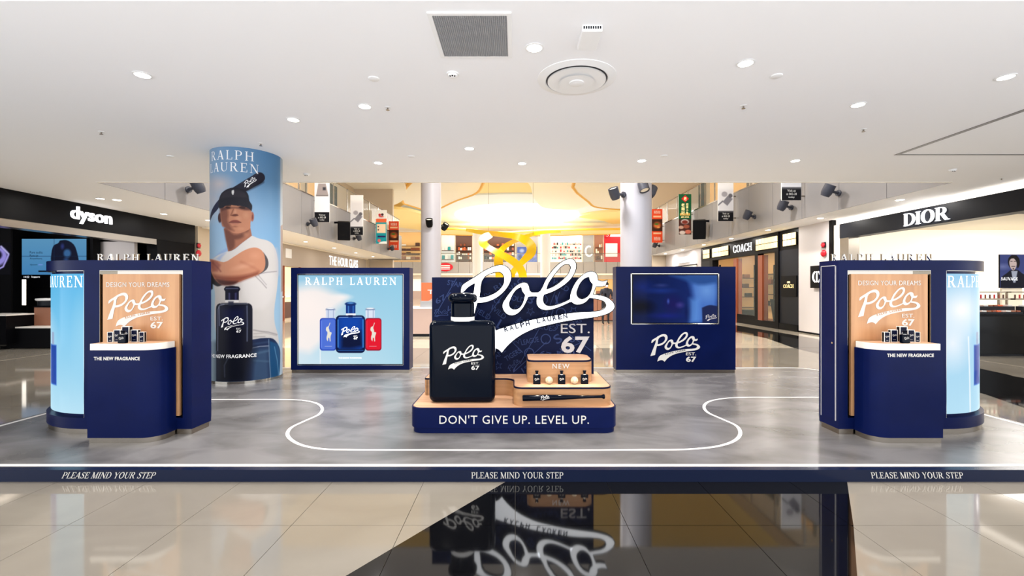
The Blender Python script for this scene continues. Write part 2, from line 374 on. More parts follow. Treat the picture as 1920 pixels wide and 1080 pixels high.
def logo(name, fn, m, parent, t=.002, est=None, estm=None, swash=None, small=False):
    """fn(x,y,t) maps logo units (295 x 176) to the surface"""
    V, FF = (LV2, LF2) if small else (LV, LF)
    if small: mbs = solid(V, FF, fn, t)
    else:
        mbs = MB(); n0 = f0 = 0
        for ki, (n, n1, f1) in enumerate(LN):   # each letter sits a hair above the one before
            sub = solid(LV[n0:n1], [tuple(i-n0 for i in f) for f in LF[f0:f1]], (lambda x, y, q, e=ki*.0003: fn(x, y, q+e)), t); mbs.add(sub.v, sub.f); n0, f0 = n1, f1
    r = obj(name, mbs, m, parent, fix=t > 0)
    if swash: obj('banner_lettering', solid(SWV, SWF, lambda x, y, q: fn(x, y, t+.0025), 0), swash, parent, fix=False)
    if est:
        x0, y0, w = est; k = w/58
        for s_, yy, h, b in (('EST.', y0, 17*k, .0), ('67', y0-38*k, 31*k, .025)):
            vs, fs = sans(s_, b); vv = [(a+x0, c+yy) for a, c in fit(vs, w if s_ == '67' else w*.98, h)]
            obj('founding_year', solid(vv, fs, fn, t), estm or m, parent, fix=t > 0)
    return r
def logo_fn(o, width, axes=FRONT, lift=.0012):
    k = width/295; o = Vector(o)+Vector(axes[2])*lift; ux, uy, un = (Vector(a) for a in axes)
    return lambda x, y, t: o+ux*(x*k)+uy*(y*k)+un*t
# ------------------------------------------------------------------ printed pictures (colour per vertex on a fine grid)
class Canvas:
    def __init__(s, X, Y, base=(128, 128, 128)): s.X, s.Y = X, Y; s.C = np.zeros(X.shape+(3,))+np.array(base, float)
    def blend(s, mask, col, alpha=1):
        m = (mask*alpha)[..., None]; s.C = s.C*(1-m)+np.array(col, float)*m; return s
    def sd(s, pts, closed=True):
        X, Y = s.X, s.Y; d = np.full(X.shape, 1e9); ins = np.zeros(X.shape, bool); n = len(pts)
        for i in range(n if closed else n-1):
            x0, y0 = pts[i]; x1, y1 = pts[(i+1) % n]; dx, dy = x1-x0, y1-y0; L = dx*dx+dy*dy+1e-12
            t = np.clip(((X-x0)*dx+(Y-y0)*dy)/L, 0, 1); d = np.minimum(d, (X-x0-t*dx)**2+(Y-y0-t*dy)**2)
            if closed and y0 != y1: ins ^= ((y0 > Y) != (y1 > Y)) & (X < (x1-x0)*(Y-y0)/(y1-y0)+x0)
        return np.sqrt(d), ins
    def poly(s, pts, col, soft=.8, alpha=1, sm=True):
        if sm: pts = smooth_loop(pts, 3)
        d, ins = s.sd(pts); sd = np.where(ins, d, -d); return s.blend(np.clip(sd/soft+.5, 0, 1), col, alpha)
    def line(s, pts, w, col, soft=.8, alpha=1):
        d, _ = s.sd(pts, False); return s.blend(np.clip((w/2-d)/soft+.5, 0, 1), col, alpha)
    def oval(s, cx, cy, rx, ry, col, soft=.15, alpha=1, rot=0):
        c, n = math.cos(rot), math.sin(rot); x = (s.X-cx)*c+(s.Y-cy)*n; y = -(s.X-cx)*n+(s.Y-cy)*c
        r = np.sqrt((x/rx)**2+(y/ry)**2); return s.blend(np.clip((1-r)/soft, 0, 1), col, alpha)
    def rr(s, x0, y0, x1, y1, r, col, soft=.8, alpha=1): return s.poly(rrect(min(x0, x1), max(x0, x1), min(y0, y1), max(y0, y1), r, 5), col, soft, alpha, False)
    def rect(s, x0, y0, x1, y1, col, soft=.5, alpha=1): return s.poly([(x0, y0), (x1, y0), (x1, y1), (x0, y1)], col, soft, alpha, False)
def grid(nu, nv, x0, y0, x1, y1):
    return np.meshgrid(np.linspace(x0, x1, nu), np.linspace(y0, y1, nv))
def print_mesh(name, P, C, m, parent, dens=1.0):
    """P: (nv,nu,3) world points, C: (nv,nu,3) sRGB 0-255"""
    nv, nu = P.shape[:2]; loc = np.array(world_loc(parent)) if parent else np.zeros(3)
    idx = np.arange(nv*nu).reshape(nv, nu)
    F4 = np.stack([idx[1:, :-1], idx[1:, 1:], idx[:-1, 1:], idx[:-1, :-1]], -1).reshape(-1, 4)
    me = bpy.data.meshes.new(name); n = len(F4)
    me.vertices.add(nv*nu); me.vertices.foreach_set('co', (P.reshape(-1, 3)-loc).ravel())
    me.loops.add(n*4); me.loops.foreach_set('vertex_index', F4.ravel().astype(np.int32))
    me.polygons.add(n); me.polygons.foreach_set('loop_start', np.arange(0, n*4, 4, dtype=np.int32))
    me.update(calc_edges=True)
    ca = me.color_attributes.new('print', 'FLOAT_COLOR', 'POINT')
    L = lin(np.clip(C, 0, 255)).reshape(-1, 3)*dens; ca.data.foreach_set('color', np.concatenate([L, np.ones((len(L), 1))], 1).ravel().astype(np.float32))
    me.materials.append(M[m]); me.shade_smooth()
    o = bpy.data.objects.new(name, me); COL.objects.link(o)
    if parent: o.parent = parent
    return o
def flat_print(name, cv, fn, m, parent):
    """cv coordinates -> world by fn(X,Y) arrays"""
    return print_mesh(name, fn(cv.X, cv.Y), cv.C, m, parent)
def px_plane(Y): return lambda X, Yp: np.stack([(X-CX)*Y/F, np.full(X.shape, Y), CZ-(Yp-540)*Y/F], -1)
# ================================================================== STRUCTURE
# ---- floor: tiles near, plain tiled stone beyond
TS = .66
floor = tag(obj('floor', MB().box(-14, 16, .2, 10.6, -.06, -.008), 'grout'), kind='structure')
m = mat('floor_brightened', (182, 172, 156), .06, spec=.62); nt = m.node_tree  # beige stone lightened: brighter light on the far floor is put into its colour
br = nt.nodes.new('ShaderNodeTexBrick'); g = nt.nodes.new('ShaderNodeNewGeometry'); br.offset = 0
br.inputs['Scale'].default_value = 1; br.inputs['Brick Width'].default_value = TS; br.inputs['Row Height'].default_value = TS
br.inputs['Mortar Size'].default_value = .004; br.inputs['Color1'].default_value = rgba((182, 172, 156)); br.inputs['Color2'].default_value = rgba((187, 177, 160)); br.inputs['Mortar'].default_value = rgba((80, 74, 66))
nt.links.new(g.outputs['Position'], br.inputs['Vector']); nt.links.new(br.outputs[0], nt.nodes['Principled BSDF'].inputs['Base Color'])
box('far_paving', -26, 26, 10.604, 64, -.06, 0, 'floor_brightened', floor)
box('near_paving', -14, 16, .2, 1.36, -.0075, 0, 'floor_brightened', floor)
# black granite arcs: polygons in plan
def clip(poly, a, b):   # keep the left side of a->b
    out = []; n = len(poly)
    def side(p): return (b[0]-a[0])*(p[1]-a[1])-(b[1]-a[1])*(p[0]-a[0])
    for i in range(n):
        p, r = poly[i], poly[(i+1) % n]; sp, sr = side(p), side(r)
        if sp >= 0: out.append(p)
        if (sp > 0 and sr < 0) or (sp < 0 and sr > 0): t = sp/(sp-sr); out.append((p[0]+t*(r[0]-p[0]), p[1]+t*(r[1]-p[1])))
    return out
def interp(tab, y):
    ys = [t[0] for t in tab]; xs = [t[1] for t in tab]; return float(np.interp(y, ys, xs))
FL = [(1.3, -1.44), (2.024, -.955), (2.684, -.497), (3.344, -.03), (4.004, .44)]; FR = [(1.3, 1.2), (2.024, 1.53), (2.684, 1.995), (3.344, 2.435), (4.004, 2.87)]
RL = [(3.9, 5.4), (5.2, 5.9), (6.13, 6.24), (8, 6.4), (10.4, 6.45), (12.7, 7.0), (14.6, 7.0), (20, 7.0)]; RR = [(3.9, 7.0), (5.9, 7.6), (7, 7.9), (8, 8.1), (12, 8.3), (20, 8.3)]
tile_mesh = {}
def put_tile(poly, m, key=None):
    a = abs(sum(poly[i][0]*poly[(i+1) % len(poly)][1]-poly[(i+1) % len(poly)][0]*poly[i][1] for i in range(len(poly)))/2)
    if len(poly) < 3 or a < .004: return
    cx = sum(p[0] for p in poly)/len(poly); cy = sum(p[1] for p in poly)/len(poly)
    if key and (key, m) in tile_mesh: o = bpy.data.objects.new('tile', tile_mesh[(key, m)]); COL.objects.link(o); o.parent = floor
    else:
        o = obj('tile', MB().prism([(p[0]-cx, p[1]-cy) for p in poly], -.007, 0), m, None); o.parent = floor
        if key: tile_mesh[(key, m)] = o.data
    o.location = Vector((cx, cy, -.007))-floor.location if key else Vector((cx, cy, 0))+Vector((o.location.x, o.location.y, -.007))-floor.location
g_ = .0016
for r in range(0, 14):
    y0 = 2.024+TS*(r-1); y1 = y0+TS
    xm = 1.2*y1+1.3
    for c in range(-22, 22):
        x0 = c*TS; x1 = x0+TS
        if x1 < -9.9 or x0 > 15 or x1 < -xm or x0 > xm: continue
        if x0 > 9.0 and (y1 < 6 or y0 > 12): continue
        if x0 >= -4.9 and x1 <= 4.85 and y0 >= 3.35 and y1 <= 7.5: continue
        base = [(x0+g_, y0+g_), (x1-g_, y0+g_), (x1-g_, y1-g_), (x0+g_, y1-g_)]
        tabs = (FL, FR) if y1 < 4.1 and x1 < 4 else ((RL, RR) if y0 > 3.8 and x0 > 4 else None)
        if not tabs: put_tile(base, 'tile_beige', 'w'); continue
        la, lb = (interp(tabs[0], y0), y0), (interp(tabs[0], y1), y1); ra, rb = (interp(tabs[1], y0), y0), (interp(tabs[1], y1), y1)
        if x1 < min(la[0], lb[0]) or x0 > max(ra[0], rb[0]): put_tile(base, 'tile_beige', 'w'); continue
        if x0 > max(la[0], lb[0]) and x1 < min(ra[0], rb[0]): put_tile(base, 'tile_black', 'w'); continue
        left = clip(base, la, lb)
        if left: put_tile(left, 'tile_beige')
        mid = clip(base, lb, la); mid = clip(mid, ra, rb) if mid else []
        if mid: put_tile(mid, 'tile_black')
        right = clip(base, rb, ra)
        if right: put_tile(right, 'tile_beige')
ys = [11.264, 12.7, 14.6, 20, 30]
obj('dark_paving_band', MB().prism([(interp(RL, y), y) for y in [10.62]+ys]+[(interp(RR, y), y) for y in (ys[::-1]+[10.62])], .0004, .0016), 'tile_black', floor)
# ---- ceiling
ceil_ = MB()
ceil_.box(-14, 16, 3.06, 8.27, CEIL, CEIL+.35); ceil_.box(-14, -7.63, 8.27, 30, CEIL, CEIL+.3); ceil_.box(7.98, 16, 8.27, 27, CEIL, CEIL+.3)
ceiling = tag(obj('ceiling', ceil_, 'ceiling'), kind='structure')
box('near_soffit', -14, 16, -1.5, 3.06, CEIL+.02, CEIL+.35, 'cream', ceiling)
box('edge_strip', -7.6, 7.95, 8.27, 8.3, CEIL-.012, CEIL+.36, 'soffit', ceiling)
box('shadow_gap', 5.49, 5.55, 3.1, 6.6, CEIL-.006, CEIL+.002, 'fascia', ceiling); box('shadow_gap', 5.55, 12, 6.56, 6.6, CEIL-.006, CEIL+.002, 'fascia', ceiling)
# dropped strips with slot lights over the shopfronts
# ---- side shop walls and balcony fronts
WL, WR = -9.9, 9.0
wl = tag(box('wall_left', WL-.3, WL, 14.2, 31, 0, CEIL, 'beige_wall'), kind='structure')
def fascia(name, X, y0, y1, sgn, n):
    t = MB().box(X, X-sgn*.25, y0, y1, CEIL+.012, 4.83); o = tag(obj(name, t, 'frame_grey'), kind='structure')
    h = (y1-y0)/n
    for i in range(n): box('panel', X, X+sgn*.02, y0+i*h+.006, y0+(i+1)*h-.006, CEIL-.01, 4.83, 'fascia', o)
    box('coping', X-sgn*.28, X+sgn*.03, y0, y1, 4.83, 4.87, 'steel', o)
    return o
fl = fascia('wall_left_balcony', -7.62, 8.3, 30.4, 1, 14); fr = fascia('wall_right_balcony', 7.97, 8.3, 27, -1, 13)
# rounded ends of the left balcony
obj('end_round', MB().prism(arc(-8.6, 30.4, .98, 0, 180, 12), CEIL-.01, 4.83), 'fascia', fl, smooth=True)
box('upper_slab', -14, -7.85, 8.3, 30.4, 4.7, 4.82, 'soffit', fl); box('upper_slab', 8.2, 16, 8.3, 27, 4.7, 4.82, 'soffit', fr)
# far gallery
far = tag(box('wall_far', -27, 27, 61.4, 62, 0, 11, 'cream'), kind='structure')
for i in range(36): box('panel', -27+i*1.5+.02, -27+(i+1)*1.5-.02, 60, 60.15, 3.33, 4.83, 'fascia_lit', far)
box('gallery_slab', -27, 27, 60.16, 61.39, 4.5, 4.83, 'soffit', far); box('lower_ceiling', -27, 27, 60, 61.39, 3.1, 3.33, 'cream', far)
box('upper_ceiling', -27, 27, 56, 61.39, 9.1, 9.5, 'cream', far)
tag(box('wall_left_return', -27, -8.4, 31.2, 31.5, 0, 10, 'beige_wall'), kind='structure')
tag(box('wall_right_return', 8.2, 27, 27.2, 27.5, 0, 10, 'beige_wall'), kind='structure')
wlu = tag(box('wall_left_upper', -11.4, -11, 8.3, 31, 4.83, 9.3, 'beige_wall'), kind='structure')
wru = tag(box('wall_right_upper', 11, 11.4, 8.3, 27.1, 4.83, 9.3, 'beige_wall'), kind='structure')
for o, X, sg in ((wlu, -11, 1), (wru, 11, -1)):
    for i in range(8):
        y = 9.5+i*2.4; w = obj('shop_window', MB().box(X, X+sg*.05, y, y+1.7, 4.9, 7.6), 'charcoal' if i % 3 == 1 else 'warm_lit', o)
        box('window_frame', X, X+sg*.08, y-.08, y, 4.9, 7.68, 'steel', o)
# glass balustrades
def balustrade(name, X, y0, y1, n, label):
    o = thing(name, (X, y0, 4.87), label, 'railing')
    h = (y1-y0)/n
    for i in range(n): box('glass_panel', X-.006, X+.006, y0+i*h+.01, y0+(i+1)*h-.01, 4.87, 5.9, 'glass', o); box('post', X-.02, X+.02, y0+i*h-.02, y0+i*h+.02, 4.87, 5.92, 'steel', o)
    obj('handrail', MB().cyl((X, y0, 5.94), (X, y1, 5.94), .03, n=10), 'steel', o, True)
    return o
balustrade('glass_balustrade', -7.7, 8.4, 30.2, 14, 'glass balustrade on the upper floor above the watch shop')
balustrade('glass_balustrade', 8.05, 8.4, 26.9, 13, 'glass balustrade on the upper floor above the handbag shop')
o = thing('glass_balustrade', (0, 60.02, 4.83), 'glass balustrade of the far upper gallery', 'railing')
for i in range(18): box('glass_panel', -27+i*3+.03, -27+(i+1)*3-.03, 60.06, 60.08, 4.83, 5.95, 'glass', o)
obj('handrail', MB().cyl((-27, 60.07, 5.97), (27, 60.07, 5.97), .035, n=8), 'steel', o, True)
# ---- atrium ceiling with skylight and curved petals
atr = tag(obj('ceiling_atrium', MB().box(-28, 28, 8.6, 64, 9.7, 10), 'petal_yellow_glow'), kind='structure')
obj('pale_ring', MB().prism(ell(.4, 52, 13.5, 12.5, 0, 360, 48)[:-1], 9.55, 9.7), 'ring_pale_glow', atr)
obj('skylight', MB().prism(ell(.2, 51.2, 6.9, 7.4, 0, 360, 48)[:-1], 9.48, 9.56), 'skylight', atr)
for _y in (12.5, 20, 31, 42): obj('fill_lens', MB().lathe((0, _y, 9.64), [(.85, 0), (.85, .03), (.95, .03), (.95, .06)], 32), 'lamp_lit', atr)  # invented discs that house the added atrium fill lights
def petal(pts, z, m, rim=None, th=.25):
    P = [((px-CX)*(z-CZ)/(540-py), F*(z-CZ)/(540-py)) for px, py in pts]; P = smooth_loop(P, 5, 80)
    o = obj('ceiling_petal', MB().prism(P, z, z+th), m, atr, True)
    if rim: obj('petal_rim', MB().tube([Vector((p[0], p[1], z+.05)) for p in P]+[Vector((P[0][0], P[0][1], z+.05))], .13, 8), rim, atr, True)
petal([(640, 300), (720, 300), (762, 362), (752, 378), (700, 392), (620, 385)], 8.2, 'petal_cream_glow', None)
petal([(800, 300), (880, 310), (903, 350), (893, 362), (856, 376), (815, 396), (790, 392)], 8.4, 'petal_cream_glow', 'petal_rim')
petal([(985, 320), (1110, 310), (1140, 350), (1120, 380), (1075, 394), (1030, 392), (1004, 375), (995, 350)], 8.9, 'petal_cream_glow')
petal([(1100, 330), (1150, 320), (1235, 330), (1240, 385), (1190, 392), (1118, 388), (1103, 378)], 8.0, 'petal_cream_glow', 'petal_rim')
petal([(1085, 407), (1110, 401), (1190, 396), (1240, 405), (1230, 424), (1165, 428), (1120, 412)], 9.3, 'petal_yellow_glow')
petal([(800, 432), (860, 430), (930, 437), (1020, 433), (1100, 431), (1190, 430), (1190, 437), (1100, 440), (1000, 442), (900, 441), (800, 439)], 8.1, 'petal_yellow_glow', 'petal_rim', .15)
petal([(690, 395), (740, 392), (800, 404), (795, 432), (740, 425), (700, 412)], 8.9, 'petal_yellow_glow')
# ---- raised display platform
plat = thing('display_platform', (0, 5.42, 0), 'raised display platform with grey stone-look top and navy edge', 'platform')
PX0, PX1, PY0, PY1 = -4.97, 4.93, 3.29, 7.55
pl = rrect(PX0, PX1, PY0, PY1, (.02, .02, .35, .35)); obj('deck', MB().prism(pl, 0, PT), ['vinyl'], plat)
obj('edge_band', MB().box(PX0, PX1, PY0-.004, PY0-.001, 0, PT), 'step_navy', plat); box('nosing', PX0, PX1, PY0-.004, PY0+.05, PT, PT+.0015, 'step_navy', plat)
box('skirt', PX0-.004, PX0-.001, PY0, PY1-.35, 0, PT, 'step_navy', plat); box('skirt', PX1+.001, PX1+.004, PY0, PY1-.35, 0, PT, 'step_navy', plat)
def stripe(pts, w, m, parent, z, name='floor_line'):
    vs, fs = [], []
    L = vstroke(pts, [w]*len(pts)); n = len(pts)
    return obj(name, MB().add([(p[0], p[1], z) for p in L[1]]+[(p[0], p[1], z) for p in L[2]], [(i, i+1, n+i+1, n+i) for i in range(n-1)]), m, parent, fix=False)
b = rrect(PX0+.06, PX1-.06, PY0+.085, PY1-.06, (.04, .04, .33, .33)); stripe(b+[b[0]], .045, 'line_white', plat, PT+.0012)
def fp(px, py): Y = F*(CZ-PT)/(py-540); return ((px-CX)*Y/F, Y)
c = [(395, 749), (450, 749), (520, 749), (560, 750), (590, 755), (604, 765), (598, 777), (570, 790), (546, 802), (539, 813), (548, 826), (570, 836), (605, 842), (660, 843.5), (800, 844)]
cr = [(1200, 843.5), (1300, 842), (1345, 837), (1376, 827), (1388, 812), (1380, 798), (1352, 785), (1328, 774), (1320, 763), (1332, 752), (1360, 747), (1400, 745), (1450, 745), (1540, 745)]
pp = [fp(*p) for p in c+cr]; sm = smooth_loop(pp, 6, 90)[:-6]; stripe(sm+[pp[-1]], .032, 'line_white', plat, PT+.0012)
for (x0, x1, sk, yy) in ((116, 289, .45, 0), (884, 1056, 0, 0), (1634, 1806, -.2, 0)):
    a = at(x0, 898, 3.286); e = at(x1, 884, 3.286)
    text('warning_lettering', 'PLEASE MIND YOUR STEP', (a.x, 3.285, .026), e.x-a.x, .046, 'decal_white', plat, font='serif', space=.03, axes=((1, 0, 0), (sk, 0, 1), (0, -1, 0)))
# ---- round columns
def column(X, Y, R, top, label, m='column_white'):
    o = thing('pillar', (X, Y, 0), label, 'pillar', None)
    obj('shaft', MB().lathe((X, Y, 0), [(R, 0), (R, top)], 40), m, o, True)
    obj('base_ring', MB().lathe((X, Y, 0), [(R+.015, 0), (R+.015, .1)], 40), 'steel', o, True)
    return o
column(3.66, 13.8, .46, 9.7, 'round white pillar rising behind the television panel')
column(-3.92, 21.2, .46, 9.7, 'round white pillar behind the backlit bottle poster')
column(-3.55, 43, .46, 6.7, 'thin far white pillar left of the yellow ribbon', 'white'); column(2.85, 43, .46, 6.7, 'thin far white pillar right of the yellow ribbon', 'white')

# ================================================================== LEFT PILLAR WITH WRAP PRINT
PCX, PCY, PR = -3.926, 6.67, .46
pil = thing('pillar', (PCX, PCY, PT), 'round pillar wrapped in a sky blue print of a man in a cap', 'pillar')
obj('shaft', MB().lathe((PCX, PCY, PT), [(PR, 0), (PR, CEIL-PT)], 64), mat('print_sky', (120, 152, 178), .42, spec=.12).name, pil, True)
obj('base_ring', MB().lathe((PCX, PCY, PT), [(PR+.012, 0), (PR+.012, .035)], 64), 'chrome', pil, True)
def pil_pt(px, py, off=.002):
    dx = (px-CX)/F; dz = -(py-540)/F; R = PR+off     # where that spot of the print sits on the shaft
    a = dx*dx+1; bq = -2*(dx*PCX+PCY); cq = PCX**2+PCY**2-R*R; D = bq*bq-4*a*cq
    t = (-bq-math.sqrt(max(D, 0)))/(2*a); return Vector((dx*t, t, CZ+dz*t))
th0 = math.atan2(-PCY, -PCX)                       # faces the viewer
TH, ZZ = np.meshgrid(np.linspace(th0-math.radians(84), th0+math.radians(84), 230), np.linspace(CEIL-.001, PT+.036, 470))
R_ = PR+.001; XX = PCX+R_*np.cos(TH); YY = PCY+R_*np.sin(TH)
c = Canvas(CX+F*XX/YY, 540-F*(ZZ-CZ)/YY)
X, Y = c.X, c.Y
def Z5(p): return [(390+x/6.752, 270+y/6.75) for x, y in p]
def Z6(p): return [(390+x/6.752, 420+y/6.75) for x, y in p]
def Z7(p): return [(390+x/6.545, 560+y/6.545) for x, y in p]
tx = np.clip((X-393)/137, 0, 1)[..., None]; ty = np.clip((Y-280)/430, 0, 1)[..., None]
top = np.array((150, 186, 222))*(1-tx)+np.array((92, 150, 205))*tx; bot = np.array((182, 208, 226))*(1-tx)+np.array((186, 218, 238))*tx
c.C = top*(1-ty)+bot*ty
c.oval(412, 345, 34, 22, (222, 208, 208), 1.0, .9); c.oval(400, 375, 30, 50, (214, 204, 206), 1.0, .7); c.oval(480, 400, 60, 60, (150, 185, 218), 1.0, .5)
c.poly(Z5([(140,700),(85,770),(40,860),(28,910),(27,975),(60,900),(130,815),(150,760)]), (40, 44, 70))
c.poly(Z5([(300,560),(430,480),(560,402),(640,358),(690,368),(718,405),(720,445),(690,482),(590,540),(480,598),(380,620)]), (44, 43, 58))
c.line(Z5([(470,590),(600,530),(690,478)]), 5, (26, 26, 38), 5, .7); c.line(Z5([(420,500),(640,375)]), 2, (74, 74, 92), 3, .8)
# neck, ears, face
c.poly(Z6([(200,60),(235,240),(252,352),(300,338),(430,242),(556,150),(535,40),(440,20),(300,20)]), (164, 108, 86), 1)
c.poly(Z6([(205,70),(240,70),(330,135),(430,115),(520,55),(500,110),(420,180),(340,200),(330,300),(270,345),(225,200)]), (104, 64, 54), 5, .85)
c.oval(*Z6([(480,130)])[0], 8, 7, (190, 132, 104), .9, .7)
c.oval(*Z5([(150,935)])[0], 4.2, 10.5, (66, 40, 42), .3); c.oval(*Z5([(560,920)])[0], 4, 10.5, (168, 104, 88), .3); c.oval(*Z5([(562,925)])[0], 1.8, 6, (118, 62, 56), .5)
face = Z5([(155,800),(240,770),(400,780),(500,800),(548,850),(552,930),(538,1000),(535,1060)])+Z6([(528,60),(490,85),(440,105),(390,118),(320,112),(255,75),(205,35)])+Z5([(180,1040),(160,930)])
c.poly(face, (192, 132, 104), 1)
c.poly(Z5([(150,810),(240,800),(260,900),(250,960),(290,1040),(330,1100),(250,1090),(190,1040),(160,940)]), (120, 74, 62), 6, .85)
c.poly(Z5([(160,800),(540,800),(540,840),(460,838),(350,812),(230,830),(170,850)]), (84, 52, 48), 4, .85)
c.oval(*Z5([(380,945)])[0], 9, 7, (212, 156, 126), 1, .6); c.oval(*Z5([(480,900)])[0], 8, 9, (206, 150, 120), 1, .7); c.oval(*Z5([(345,860)])[0], 4, 7, (214, 158, 128), 1, .8)
c.oval(*Z5([(420,1075)])[0], 10, 4, (206, 148, 118), 1, .7)
c.poly(Z5([(215,795),(240,790),(285,800),(285,815),(240,818)]), (52, 32, 32), 1.5, .9); c.poly(Z5([(385,795),(430,786),(475,800),(470,818),(410,815)]), (52, 32, 32), 1.5, .9)
c.line(Z5([(205,775),(285,782)]), 2.2, (40, 28, 28), 1.5, .9); c.line(Z5([(375,778),(440,770),(500,790)]), 2.2, (40, 28, 28), 1.5, .9)
c.poly(Z5([(285,905),(330,888),(375,892),(388,905),(350,915),(310,912)]), (92, 50, 42), 1.5, .9); c.line(Z5([(320,830),(300,880),(288,900)]), 2.2, (120, 74, 60), 2, .7)
c.oval(*Z5([(340,985)])[0], 13, 5, (168, 108, 86), 1, .5); c.poly(Z5([(268,990),(300,968),(340,962),(375,965),(420,992),(350,992)]), (132, 72, 64), 1.3); c.poly(Z5([(275,995),(350,995),(415,995),(370,1018),(310,1015)]), (178, 116, 98), 1.3)
c.line(Z5([(266,993),(340,992),(420,994)]), 1, (80, 42, 38), 1)
c.oval(*Z5([(340,1045)])[0], 8, 2.5, (130, 82, 68), 1, .7)
# cap
c.poly(Z5([(132,780),(142,690),(170,625),(225,580),(310,552),(400,560),(480,597),(510,640),(525,720),(560,780),(552,850),(520,820),(440,790),(340,778),(240,775),(165,815),(140,815)]), (36, 36, 46))
c.poly(Z5([(150,690),(180,630),(240,590),(330,570),(420,590),(480,630),(500,680),(330,670),(240,680)]), (52, 49, 58), 4, .8)
c.poly(Z5([(300,590),(325,580),(330,605),(322,640),(312,645),(300,620)]), (236, 236, 236), .6)
# shirt
c.poly(Z6([(30,450),(110,400),(230,350),(300,340),(430,243),(556,148),(650,185),(740,205),(810,245),(850,310),(880,420),(890,600),(870,850),(840,1080)])+Z7([(812,200),(825,330),(856,430),(872,560),(800,492),(700,482),(540,502),(300,520),(120,520),(80,300),(85,60)])+Z6([(90,900),(60,700)]), (214, 210, 208), 1)
c.poly(Z6([(60,440),(130,390),(225,352),(250,330),(240,300),(160,350),(90,410)]), (150, 176, 218), 3, .9); c.poly(Z6([(100,440),(200,370),(230,365),(180,420),(150,470)]), (160, 180, 216), 4, .8)
c.poly(Z6([(430,650),(600,620),(850,600),(840,900),(700,1080),(560,1080),(450,900)]), (226, 222, 222), 10, .6)
c.line(Z6([(600,660),(680,740),(740,810)]), 1.6, (150, 146, 148), 1.6, .8); c.line(Z6([(640,650),(740,770)]), 1.4, (160, 156, 158), 1.6, .7); c.line(Z6([(600,640),(740,612),(870,600)]), 1.8, (150, 146, 150), 1.6, .8)
c.line(Z7([(560,385),(640,400),(740,410),(845,440)]), 2.2, (150, 148, 150), 2, .8); c.line(Z7([(560,430),(700,420),(840,455)]), 1.4, (168, 164, 166), 1.6, .7); c.line(Z7([(560,470),(700,465)]), 1.6, (150, 148, 150), 1.6, .7)
c.line(Z6([(860,320),(885,480),(885,640)]), 5, (196, 198, 210), 6, .6)
c.poly(Z6([(90,800),(420,700),(400,1080),(100,1080)]), (196, 190, 188), 8, .6)
# arm
c.poly(Z6([(28,540),(60,640),(90,700),(180,775),(120,790),(60,760),(60,820),(28,840)]), (28, 26, 32), 2)
c.poly(Z6([(700,355),(755,440),(765,520),(745,570),(690,615),(640,640),(700,540),(705,430)]), (84, 82, 86), 1)
c.poly(Z6([(28,445),(130,468),(200,482),(330,412),(450,338),(530,306),(610,299),(670,326),(705,370),(722,440),(725,520),(705,585),(640,635),(560,670),(450,710),(360,745),(260,770),(150,755),(80,690),(40,600)]), (204, 142, 112), 1)
c.poly(Z6([(60,640),(200,660),(350,660),(500,640),(640,600),(640,640),(500,690),(360,745),(240,772),(150,757),(90,700)]), (128, 66, 50), 7, .85)
c.poly(Z6([(100,700),(250,720),(380,725),(360,748),(240,775),(150,760)]), (66, 36, 34), 4, .85)
c.poly(Z6([(28,450),(120,475),(160,520),(120,600),(60,600),(36,540)]), (150, 84, 72), 5, .8); c.line(Z6([(60,490),(130,560),(160,600)]), 2.5, (120, 62, 56), 3, .6)
c.oval(*Z6([(430,540)])[0], 26, 7, (232, 176, 146), 1, .7, rot=-.25); c.oval(*Z6([(600,400)])[0], 14, 9, (222, 162, 132), 1, .6); c.line(Z6([(420,480),(520,520),(660,600)]), 3, (172, 108, 84), 6, .5)
# jeans
c.poly(Z7([(100,515),(540,502),(700,482),(800,492),(850,545),(882,620),(882,800),(868,985),(760,1005),(500,1040),(100,1056)]), (32, 46, 82), 1)
c.poly(Z7([(760,520),(850,560),(880,640),(870,975),(770,1000),(755,800)]), (26, 84, 132), 3, .85)
c.poly(Z7([(520,620),(740,600),(745,760),(760,1000),(540,1030),(540,800)]), (64, 92, 126), 12, .75)
c.line(Z7([(545,560),(740,530)]), 3, (52, 72, 108), 3, .8); c.line(Z7([(545,605),(640,585),(745,580)]), 1.4, (170, 180, 200), 1.2, .8); c.line(Z7([(560,680),(740,640)]), 3, (84, 116, 148), 4, .7); c.line(Z7([(560,760),(740,770)]), 2, (90, 122, 150), 4, .6)
c.line(Z7([(745,500),(752,700),(770,1000)]), 1.4, (120, 150, 180), 1.2, .8); c.line(Z7([(815,590),(850,760),(868,940)]), 1.3, (110, 160, 200), 1.2, .8)
c.poly(Z7([(100,560),(520,560),(560,640),(520,800),(480,1045),(100,1056)]), (14, 17, 30), 22, .93)
c.line(Z7([(240,740),(200,820),(205,960)]), 1.6, (84, 92, 112), 2.5, .8)
